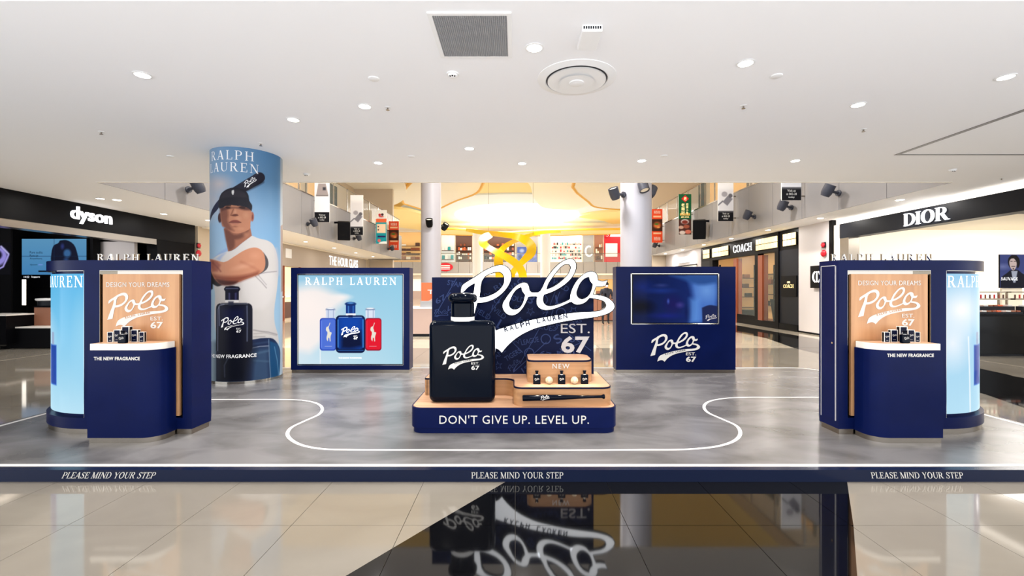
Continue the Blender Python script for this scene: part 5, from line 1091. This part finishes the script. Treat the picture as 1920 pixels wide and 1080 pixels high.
# cosmetics poster and display counters
PY_ = 11.5; po = thing('fragrance_poster', at(1898, 538, PY_), 'dark blue poster of a long haired man inside the cosmetics shop', 'poster'); X, Y = grid(80, 90, 1875, 477, 1928, 540); c = Canvas(X, Y, (62, 72, 128)); c.oval(1880, 500, 20, 8, (120, 128, 176), 1, .8); c.oval(1925, 515, 20, 6, (110, 120, 170), 1, .7)
c.poly([(1876, 540), (1878, 520), (1888, 512), (1896, 506), (1908, 506), (1916, 512), (1928, 518), (1928, 540)], (24, 26, 40), 1); c.poly([(1896, 508), (1908, 508), (1904, 530), (1900, 530)], (170, 175, 190), 1.5); c.poly([(1890.5, 496), (1891, 484), (1897, 478), (1906, 478.5), (1911, 485), (1911.5, 498), (1908, 504), (1905, 490), (1895, 490), (1894, 503)], (26, 22, 28), 1); c.poly([(1893, 488), (1896, 483.5), (1903, 483.5), (1906.5, 488), (1906, 498), (1903, 505), (1899.5, 507.5), (1896, 504), (1893, 497)], (206, 184, 178), .9); c.poly([(1893, 489), (1895, 483), (1900, 481.5), (1906, 484), (1908, 494), (1906, 503), (1905.5, 490), (1901, 484.5), (1896, 485)], (30, 25, 30), .8)
c.line([(1895, 490), (1898, 490)], 1, (40, 34, 40), .8); c.line([(1901.5, 490), (1905, 490)], 1, (40, 34, 40), .8); c.line([(1897, 499.5), (1903, 499.5)], 1.4, (60, 44, 48), .9); c.oval(1900, 504, 2, 2, (70, 54, 56), .6)
flat_print('poster_face', c, px_plane(PY_), 'screen_print', po); A_, B_ = at(1875, 540, PY_+.003), at(1928, 477, PY_+.003); box('board', A_.x, B_.x, PY_+.004, PY_+.04, A_.z, B_.z, 'black', po); text_px('poster_lettering', 'SAUVAGE', 1877, 520, 1908, 525.5, PY_, 'sign_lit', po, font='serif', t=0, lift=.003)
obj('easel', MB().box(A_.x+.1, B_.x-.1, PY_+.05, PY_+.1, 0.004, B_.z), 'cream', po)
for i, (x0, x1, Y) in enumerate(((9.45, 10.45, 9.3), (10.5, 11.9, 9.25))):
    o = thing('cosmetics_counter', ((x0+x1)/2, Y, .004), 'black gloss cosmetics counter %s the right kiosk' % ('nearest to' if i == 0 else 'further right of'), 'counter'); box('cabinet', x0, x1, Y, Y+.55, .05, .82, 'black_gloss', o); box('toe_kick', x0+.03, x1-.03, Y+.03, Y+.5, .004, .05, 'charcoal', o); box('worktop', x0-.01, x1+.01, Y-.02, Y+.56, .82, .86, 'black', o)
    for r_ in range(2):
        z = .862+r_*.11; st = box('tester_tray', x0+.03, x1-.03, Y+.03+r_*.16, Y+.17+r_*.16, .862, z+.045, 'charcoal', o)
        for j in range(9 if i == 0 else 12):
            xx = x0+.06+j*.1
            if xx+.08 < x1-.03: box('tester', xx, xx+.075, Y+.05+r_*.16, Y+.14+r_*.16, z+.045, z+.075, ('pinkish', 'copper', 'decal_white', 'orange', 'brown')[(j*2+r_+i) % 5], st)
    sh = box('shelf', x0, x1, Y+.3, Y+.52, 1.15, 1.18, 'steel', o); box('shelf', x0, x1, Y+.38, Y+.52, 1.3, 1.325, 'steel', o)
    for xx in (x0+.02, x1-.05): box('shelf_post', xx, xx+.03, Y+.49, Y+.52, .862, 1.3, 'steel', o)
    for j in range(10):
        xx = x0+.03+j*.095
        if xx+.05 < x1: obj('lipstick', MB().cyl((xx+.025, Y+.36, 1.18), (xx+.025, Y+.36, 1.26), .014, n=8), ('dark_brown', 'red', 'copper')[j % 3], sh); 
# ================================================================== HANDBAG SHOP (right)
co = thing('handbag_shop', (WR, 18.2, 0), 'black framed handbag shop with lit gold panels at right', 'shopfront')
C0, C1 = 14.46, 22.0
box('head_band', WR, WR+.25, C0, C1, 2.66, CEIL-.005, 'black', co); box('pier', WR, WR+.25, C0, 15.5, 0, 2.66, 'charcoal', co); box('pier', WR-.04, WR+.25, 15.5, 15.72, 0, CEIL-.005, 'black', co); box('pier', WR, WR+.25, 21, C1, 0, 2.66, 'charcoal', co); box('pier', WR-.03, WR+.25, 20.7, 21, 0, 2.66, 'black', co)
box('plinth', WR-.03, WR+.25, C0, 17, 0, .22, 'black', co)
def goldpanel(pa, pb, z0, z1):
    ya, yb2 = WR*F/(pb-CX), WR*F/(pa-CX); n = max(3, int((yb2-ya)/.2)); w = (yb2-ya)/n
    g_ = box('gold_panel', WR-.03, WR, ya, yb2, z0, z1, 'black', co)
    for r_ in range(2):
        for i in range(n): box('lit_pane', WR-.045, WR-.03, ya+i*w+.012, ya+(i+1)*w-.012, z0+(z1-z0)/2*r_+.012, z0+(z1-z0)/2*(r_+1)-.012, 'gold_lit', g_)
goldpanel(1470, 1494.5, 2.78, 3.2); goldpanel(1419, 1460, 2.78, 3.2); goldpanel(1337, 1367, 2.78, 3.2); goldpanel(1319.6, 1331.5, 2.78, 3.2)
ya, yb2 = WR*F/(1410-CX), WR*F/(1375-CX); text('sign_lettering', 'COACH', (WR, yb2, 2.84), yb2-ya, .3, 'sign_lit', co, font='serif', axes=RAX, t=.012, space=.03)
ys_ = [WR*F/(px-CX) for px in (1461, 1430, 1422, 1416, 1382, 1376)]
box('window_jamb', WR-.02, WR+.2, ys_[1], ys_[2], .22, 2.6, 'copper', co); box('window_mullion', WR-.02, WR+.2, ys_[2], ys_[3], 0, 2.66, 'black', co); box('door_jamb', WR-.02, WR+.2, ys_[4], ys_[5], 0, 2.6, 'copper', co); box('door_base', WR, WR+.1, ys_[3], ys_[4], 0, .35, 'black', co)
box('window_glass', WR+.04, WR+.05, 15.72, ys_[1], .22, 2.66, 'glass', co); box('door_glass', WR+.04, WR+.05, ys_[3], ys_[4], .35, 2.66, 'glass', co)
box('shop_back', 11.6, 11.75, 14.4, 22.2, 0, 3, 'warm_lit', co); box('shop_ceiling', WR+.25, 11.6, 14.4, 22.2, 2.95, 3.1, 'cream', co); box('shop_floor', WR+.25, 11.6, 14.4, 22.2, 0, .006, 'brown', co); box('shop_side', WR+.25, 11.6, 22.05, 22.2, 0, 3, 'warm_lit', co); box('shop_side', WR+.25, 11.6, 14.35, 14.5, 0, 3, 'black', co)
for y in (16, 18, 20.5): area_light('shop_lamp', (10.3, y, 2.9), .5, 16, (1, .82, .56))
sh = thing('handbag_shelf', (11.3, 18.5, 0.006), 'black framed shelving with small goods inside the handbag shop', 'shelf')
for y in (17.6, 18.6, 19.7, 20.8): box('upright', 11.2, 11.25, y, y+.05, .006, 2.4, 'black', sh)
for z in (.6, 1.1, 1.55, 2.0):
    box('shelf_board', 11.2, 11.59, 16.8, 21, z, z+.03, 'dark_brown', sh)
for y, z, mm, cl, lv in ((17.2, 1.13, 'brown', 'brown', 'second lowest'), (18.1, 1.58, 'pinkish', 'pink', 'second highest'), (18.9, 1.13, 'leather', 'black', 'second lowest'), (19.3, 2.03, 'brown', 'tan', 'topmost'), (20.2, 1.58, 'copper', 'copper', 'second highest'), (20.5, .63, 'leather', 'dark', 'lowest')):
    o = thing('handbag', (11.35, y, z), 'small %s handbag on the %s board of the shop shelving' % (cl, lv), 'handbag', 'handbags on the shop shelves')
    box('bag_body', 11.28, 11.42, y-.13, y+.13, z, z+.2, mm, o, bevel=.015); obj('bag_handle', MB().tube([(11.35, y-.07, z+.2), (11.35, y-.05, z+.29), (11.35, y+.05, z+.29), (11.35, y+.07, z+.2)], .009, 6), mm, o, True)
ss = thing('wall_shelving', (10.5, 21.9, .006), 'black post shelving on the end wall seen through the handbag shop door', 'shelf')
for x in (9.75, 10.6, 11.4): box('post', x, x+.06, 21.7, 21.76, .006, 2.5, 'black', ss)
for z in (.45, .95, 1.4, 1.85): box('shelf_board', 9.6, 11.5, 21.72, 22.0, z, z+.035, 'dark_brown', ss)
box('base_cabinet', 9.4, 11.5, 21.6, 22.0, .006, .35, 'black', ss)
for x, z, mm in ((10.0, 1.435, 'copper'), (10.9, 1.435, 'dark_brown'), (10.2, .985, 'brown'), (11.05, .985, 'leather'), (10.3, .485, 'leather'), (10.95, 1.885, 'brown')): box('boxed_goods', x, x+.28, 21.75, 21.95, z, z+.17, mm, ss, bevel=.01)
tb = thing('display_table', (9.7, 16.1, .006), 'black display block in the handbag shop window', 'table'); obj('block', MB().extr([(9.3, 15.85, .006), (10.1, 15.85, .006), (10.2, 15.85, 1.0), (9.15, 15.85, 1.0)], (0, .5, 0)), 'black', tb)
o = thing('handbag', (9.6, 16.1, 1.0), 'large black tote bag on the block in the shop window', 'handbag'); obj('bag_body', MB().extr([(9.4, 16, 1.0), (9.85, 16, 1.0), (9.9, 16, 1.38), (9.35, 16, 1.38)], (0, .2, 0)), 'leather', o, bevel=.02); obj('bag_handle', MB().tube([(9.5, 16.02, 1.38), (9.53, 16.02, 1.58), (9.72, 16.02, 1.58), (9.76, 16.02, 1.38)], .014, 8), 'leather', o, True)
p_ = thing('shop_plaque', (WR, 15.0, 1.1), 'small black plaque with gold name on the shop pier', 'sign'); box('board', WR-.03, WR-.002, 14.52, 15.35, 1.12, 1.8, 'black', p_); text('plaque_lettering', 'COACH', (WR-.031, 15.22, 1.4), .56, .12, 'gold_lit', p_, font='serif', axes=RAX, t=.004, space=.0); box('plaque_mark', WR-.036, WR-.03, 14.86, 15.0, 1.56, 1.62, 'gold_lit', p_)
# pale shop past it
tag(box('wall_right_far', WR, WR+.3, 22.05, 27.15, 0, CEIL, 'stone'), kind='structure'); o = thing('pale_shop', (WR, 24, 0), 'pale shopfront with white lit sign right of the pillar', 'shopfront'); box('window', WR-.03, WR-.001, 22.6, 25.6, .1, 2.55, 'cream_lit', o); box('window_head', WR-.06, WR-.001, 22.5, 25.7, 2.55, 2.6, 'charcoal', o); text('sign_lettering', 'FURLA', (WR-.001, 25.2, 2.75), 1.8, .32, 'sign_lit', o, font='sans', axes=RAX, t=.03) if False else box('sign_panel', WR-.05, WR-.001, 23.4, 25.0, 2.75, 3.05, 'sign_lit', o)
# ================================================================== CONCOURSE BEHIND
kt = thing('promotion_counter', (-2.4, 13.1, 0), 'pink grey promotion counter behind the poster panel', 'counter'); box('cabinet', -3.3, -1.2, 13.1, 13.9, .08, .8, 'pinkish', kt); box('toe_kick', -3.25, -1.25, 13.13, 13.87, 0, .08, 'charcoal', kt); box('worktop', -3.32, -1.18, 13.08, 13.92, .8, .84, 'white', kt)
o = thing('promotion_sign', (-2.4, 13.7, .84), 'orange sign with white letters on the promotion counter', 'sign'); box('board', -2.8, -1.4, 13.6, 13.66, .84, 1.56, 'orange', o); text('sign_lettering', 'TANGS', (-2.62, 13.6, 1.22), 1.0, .13, 'decal_white', o, bold=.02)
o = tag(box('product_box', -2.75, -2.3, 13.2, 13.4, .84, 1.02, 'grille'), 'grey printed box on the promotion counter', 'box'); o = thing('product_heap', (-2.5, 13.45, .84), 'pale pink wedge display on the promotion counter', 'display'); obj('wedge', MB().extr([(-2.85, 13.42, .84), (-1.9, 13.42, .84), (-1.9, 13.42, 1.2), (-2.4, 13.42, 1.12)], (0, .15, 0)), 'pinkish', o)
wc = thing('slatted_counter', (3.7, 19.2, 0), 'brown slatted counter beyond the script sign', 'counter'); box('carcass', 2.9, 4.6, 19.25, 19.9, 0, 1.0, 'dark_brown', wc)
for i in range(9): box('slat', 2.9+i*.19+.01, 2.9+(i+1)*.19-.01, 19.22, 19.25, .05, .98, 'brown', wc)
for x, h_, mm, lb_ in ((3.02, .2, 'red', 'red gift box at the left end of the slatted counter'), (3.25, .3, 'cream', 'cream gift box beside the red one on the slatted counter'), (3.5, .16, 'charcoal', 'low dark gift box on the slatted counter'), (3.75, .26, 'pinkish', 'pale pink gift box on the slatted counter')):
    o = thing('gift_box', (x, 19.5, 1.0), lb_, 'box', 'boxes on the slatted counter'); box('carton', x, x+.18, 19.4, 19.6, 1.0, 1.0+h_*.8, mm, o); box('lid', x-.006, x+.186, 19.394, 19.606, 1.0+h_*.8, 1.0+h_, mm, o)
def person(x, y, h, cols, lab, lean=0, arms=None):
    s_ = h/1.7; o = thing('person', (x, y, 0), lab, 'person'); me = bpy.data.meshes.new('body')
    J = dict(pel=(0, 0, .95), waist=(0, lean*.3, 1.1), chest=(0, lean*.7, 1.3), neck=(0, lean, 1.45), head=(0, lean*1.25, 1.58), lh=(-.1, 0, .9), lk=(-.11, -.02, .5), la=(-.11, .02, .08), lt=(-.12, -.14, .04), rh=(.1, 0, .9), rk=(.12, .04, .5), ra=(.13, .12, .08), rt=(.13, -.03, .04), ls=(-.19, lean*.8, 1.38), le=(-.25, lean*.8-.06, 1.12), lw=(-.16, lean*.8-.26, 1.12), lf=(-.12, lean*.8-.34, 1.14), rs=(.19, lean*.8, 1.38), re=(.26, lean*.8+.02, 1.12), rw=(.2, lean*.8-.2, 1.05), rf=(.17, lean*.8-.28, 1.06), crown=(0, lean*1.3, 1.66))
    Rr = dict(pel=.15, waist=.135, chest=.155, neck=.055, head=.09, crown=.075, lh=.095, lk=.06, la=.04, lt=.035, rh=.095, rk=.06, ra=.04, rt=.035, ls=.06, le=.045, lw=.032, lf=.03, rs=.06, re=.045, rw=.032, rf=.03)
    E = [('pel','waist'),('waist','chest'),('chest','neck'),('neck','head'),('head','crown'),('pel','lh'),('lh','lk'),('lk','la'),('la','lt'),('pel','rh'),('rh','rk'),('rk','ra'),('ra','rt'),('chest','ls'),('ls','le'),('le','lw'),('lw','lf'),('chest','rs'),('rs','re'),('re','rw'),('rw','rf')]
    K = list(J); me.from_pydata([tuple(c_*s_ for c_ in J[k_]) for k_ in K], [(K.index(a), K.index(b_)) for a, b_ in E], [])
    b_ = bpy.data.objects.new('body', me); COL.objects.link(b_); b_.parent = o; md = b_.modifiers.new('s', 'SKIN')
    for i, k_ in enumerate(K): me.skin_vertices[0].data[i].radius = (Rr[k_]*s_,)*2; me.skin_vertices[0].data[i].use_root = k_ == 'pel'
    ss = b_.modifiers.new('u', 'SUBSURF'); ss.levels = ss.render_levels = 2
    m = mat('clothes_'+lab[:12], cols[0], .7); nt = m.node_tree; tc = nt.nodes.new('ShaderNodeTexCoord'); sp = nt.nodes.new('ShaderNodeSeparateXYZ'); mp = nt.nodes.new('ShaderNodeMapRange'); mp.inputs['From Max'].default_value = h; rp = nt.nodes.new('ShaderNodeValToRGB'); rp.color_ramp.interpolation = 'CONSTANT'
    el = rp.color_ramp.elements; el[0].color = rgba((20, 18, 20)); el[1].position = .06; el[1].color = rgba(cols[1]); e2 = el.new(.56); e2.color = rgba(cols[0]); e3 = el.new(.86); e3.color = rgba((205, 160, 132))
    nt.links.new(tc.outputs['Object'], sp.inputs[0]); nt.links.new(sp.outputs['Z'], mp.inputs['Value']); nt.links.new(mp.outputs[0], rp.inputs[0]); nt.links.new(rp.outputs[0], nt.nodes['Principled BSDF'].inputs['Base Color']); me.materials.append(m)
    hy = lean*1.3*s_; obj('hair', MB().ball((x, y+hy+.025*s_, 1.625*s_), .098*s_, 16, .95, 1, 1.02), 'hair', o, 'all')
    obj('nose', MB().ball((x, y+hy-.1*s_, 1.565*s_), .016*s_, 8), 'skin', o); 
    for q_ in (-1, 1): obj('eye', MB().ball((x+q_*.035*s_, y+hy-.083*s_, 1.59*s_), .011*s_, 8), 'hair', o)
    return o
pr = person(3.5, 17.6, 1.62, ((32, 34, 46), (22, 24, 34)), 'person in dark clothes looking down at a phone beyond the script sign', -.12)
px_ = world_loc(pr); mk = obj('mask', MB().ball((px_.x, px_.y-.235, 1.475), .05, 12, 1, .6, .8), 'white', pr, 'all')
ph = box('phone', 3.36, 3.43, 17.13, 17.14, 1.07, 1.2, 'black'); tag(ph, 'phone held by the person in dark clothes', 'phone')
person(8.75, 18.9, 1.6, ((214, 176, 182), (96, 92, 104)), 'person in a pale pink top walking at the handbag shop door', .0)
# ================================================================== FAR UPPER SHOPS
def fx(px): return (px-CX)*61.3/F
def shop_bay(px0, px1, m, lab, merch=None, lit='warm_lit', sign=None, cols=('cream', 'dark_brown', 'charcoal', 'copper')):
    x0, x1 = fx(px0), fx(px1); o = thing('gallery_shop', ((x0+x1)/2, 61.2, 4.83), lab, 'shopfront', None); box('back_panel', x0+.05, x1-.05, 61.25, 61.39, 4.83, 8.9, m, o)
    r_ = random.Random(px0)
    if merch:
        nx, nz = merch; w = (x1-x0-.3)/nx
        for k_ in range(nz):
            z = 5.2+k_*2.4/nz; box('shelf_board', x0+.15, x1-.15, 60.95, 61.24, z, z+.05, 'dark_brown' if m != 'cream_lit' else 'white', o)
            for i in range(nx):
                if r_.random() < .8: h_ = r_.uniform(.35, .85)*2.1/nz; box('goods', x0+.15+i*w+.03, x0+.15+(i+1)*w-.03, 61.0, 61.2, z+.05, z+.05+h_, r_.choice(cols), o)
    if sign: box('sign_panel', x0+.2, x1-.2, 61.1, 61.24, 8.0, 8.5, sign, o)
    return o
shop_bay(700, 790, 'warm_lit', 'wooden far gallery shop left of the pillar', (10, 4), cols=('copper', 'brown', 'cream', 'dark_brown')); shop_bay(827, 853, 'ring_pale_glow', 'pale glazed far gallery shop beside the pillar', (4, 2), cols=('glass', 'white', 'teal')); shop_bay(854, 886, 'dark_brown', 'dark wood far gallery shop left of the yellow ribbon', (8, 4), cols=('cream', 'orange', 'copper', 'white')); shop_bay(906, 966, 'dark_brown', 'brown far gallery shop behind the yellow ribbon', (12, 4), cols=('orange', 'cream', 'black', 'copper', 'white')); shop_bay(1032, 1092, 'cream_lit', 'white sneaker shop in the far gallery', (18, 5), sign='sign_lit', cols=('red', 'teal', 'charcoal', 'pinkish', 'white'))
o = shop_bay(967, 1009, 'grille', 'grey far gallery shop with two bright screens'); 
for a, b_ in ((970, 987), (990, 1007)):
    X, Y = grid(30, 40, a, 463, b_, 491); c = Canvas(X, Y, (110, 130, 200)); c.oval((a+b_)/2, 470, 6, 5, (220, 225, 245), .6); c.oval((a+b_)/2-3, 482, 5, 6, (60, 70, 130), .6); c.oval((a+b_)/2+4, 480, 4, 4, (190, 170, 230), .6); flat_print('screen_picture', c, px_plane(61.1), 'screen_print', o)
o = shop_bay(1093, 1113, 'grille', 'grey sneaker shop wall with white looping emblem'); e1 = ell(fx(1104), 6.35, .55, .75, 60, 330, 18); e2 = ell(fx(1104)+.05, 6.35, .35, .52, 60, 330, 18); obj('emblem', MB().add([(x, 61.2, z) for x, z in e1]+[(x, 61.2, z) for x, z in e2], [(k, k+1, 20+k-1, 19+k) for k in range(18)]), 'sign_lit', o, fix=False)
shop_bay(1114, 1131, 'brown', 'brown far gallery display right of the script', (4, 3), cols=('skin', 'cream', 'dark_brown')); o = shop_bay(1132, 1175, 'red', 'red fronted far gallery cafe beside the right pillar'); box('menu_board', fx(1135), fx(1157), 61.1, 61.24, 5.6, 7.4, 'white', o); obj('round_sign', MB().lathe((fx(1138), 61.1, 8.55), [(.42, 0), (.42, .1)], 24, (0, -1, 0)), 'red', o); vs, fs = serif('S'); obj('sign_letter', MB().add([(fx(1138)-.18+x*.5, 60.98, 8.3+y*.5) for x, y in vs], fs), 'white', o, fix=False); box('sign_strip', fx(1142), fx(1175), 61.05, 61.24, 8.3, 8.85, 'sign_lit', o)
for i in range(9): x = fx(860+i*38); area_light('gallery_lamp', (x, 59, 9), 1.2, 45, (1, .9, .75))
for px, w, lab in ((838, 4.6, 'red round speech sign on the far gallery panels'),):
    x = fx(px); o = thing('round_sign', (x, 59.95, 3.4), lab, 'sign'); obj('disc', MB().extr([(x+a, 59.9, 4.15+b_) for a, b_ in ell(0, 0, 1.0, .55, 0, 360, 28)[:-1]], (0, .05, 0)), 'red', o)
    for i in range(3): box('sign_lettering', x-.6, x+.6, 59.88, 59.9, 3.85+i*.22, 3.95+i*.22, 'white', o)
# low shops under the gallery
for x, lb_, k_ in ((-14.2, 'far ground floor shopfront seen left of the giant bottle', 0), (10.4, 'far ground floor shopfront seen right of the script sign', 1)):
    o = thing('ground_shop', (x+1.6, 61.2, 0), lb_, 'shopfront'); box('window', x, x+3.1, 61.25, 61.39, 0, 2.6, ('cream_lit', 'warm_lit')[k_], o); box('frame', x-.15, x, 61.2, 61.39, 0, 3.1, 'brown', o); box('counter', x+.4, x+2.5, 60.6, 61, 0, 1.0, ('pinkish', 'brown')[k_], o)
# yellow ribbon sculpture
rb = thing('ribbon_sculpture', at(955, 515, 30), 'yellow looping ribbon sculpture hanging in the atrium', 'sculpture')
def ribbon(pts, zs):
    P = [at(800+x/5.0526, 330+y/5.0526, 30+d) for x, y, w, d in pts]; Wd = [w*1.35/5.0526*30/F for x, y, w, d in pts]; n = len(P); N = 8; Q = []; Wq = []
    for i in range(n-1):
        for k in range(N):
            t = k/N; p0, p1, p2, p3 = P[max(i-1, 0)], P[i], P[i+1], P[min(i+2, n-1)]
            Q.append(.5*((2*p1)+(p2-p0)*t+(2*p0-5*p1+4*p2-p3)*t*t+(3*p1-p0-3*p2+p3)*t**3)); Wq.append(Wd[i]*(1-t)+Wd[i+1]*t)
    vs = []; fs = []
    for i, p in enumerate(Q):
        d = (Q[min(i+1, len(Q)-1)]-Q[max(i-1, 0)]).normalized(); nn = Vector((0, -1, 0)); u = d.cross(nn).normalized(); b_ = d.cross(u).normalized()*.09; h = u*Wq[i]/2+Vector((0, .25, 0))*math.sin(i*.12+zs)
        vs += [p+h+b_, p-h+b_, p-h-b_, p+h-b_]
    for i in range(len(Q)-1):
        for k in range(4): fs.append((i*4+k, i*4+(k+1) % 4, i*4+4+(k+1) % 4, i*4+4+k))
    fs += [(0, 1, 2, 3), tuple(len(vs)-4+k for k in range(4))]; obj('ribbon_band', MB().add(vs, fs), 'yellow', rb, True)
ribbon([(380,512,22,2),(520,535,26,1),(680,552,28,0),(820,570,36,-.5),(930,605,62,-.5),(990,665,70,0),(985,730,64,.5),(920,800,46,1),(850,870,40,1),(810,930,44,1),(800,1010,50,1)], 0)
ribbon([(1260,528,26,3),(1130,532,28,2),(1030,548,26,1.5),(930,578,24,1),(820,622,26,1),(735,675,34,.8),(690,740,52,.5),(680,810,66,.3),(690,880,66,.2),(705,1010,70,0)], 1)
ribbon([(600,560,50,0),(548,590,60,-.5),(535,635,56,-1),(590,680,40,-1),(690,735,44,-1.2),(790,790,48,-1.4),(860,845,50,-1.5),(905,920,54,-1.5),(915,1010,50,-1.5)], 2)
for x_ in (-1.8, 1.2): obj('hanging_cable', MB().cyl((x_, 30.6, 5.0), (x_, 30.6, 9.69), .01, n=6), 'steel', rb)
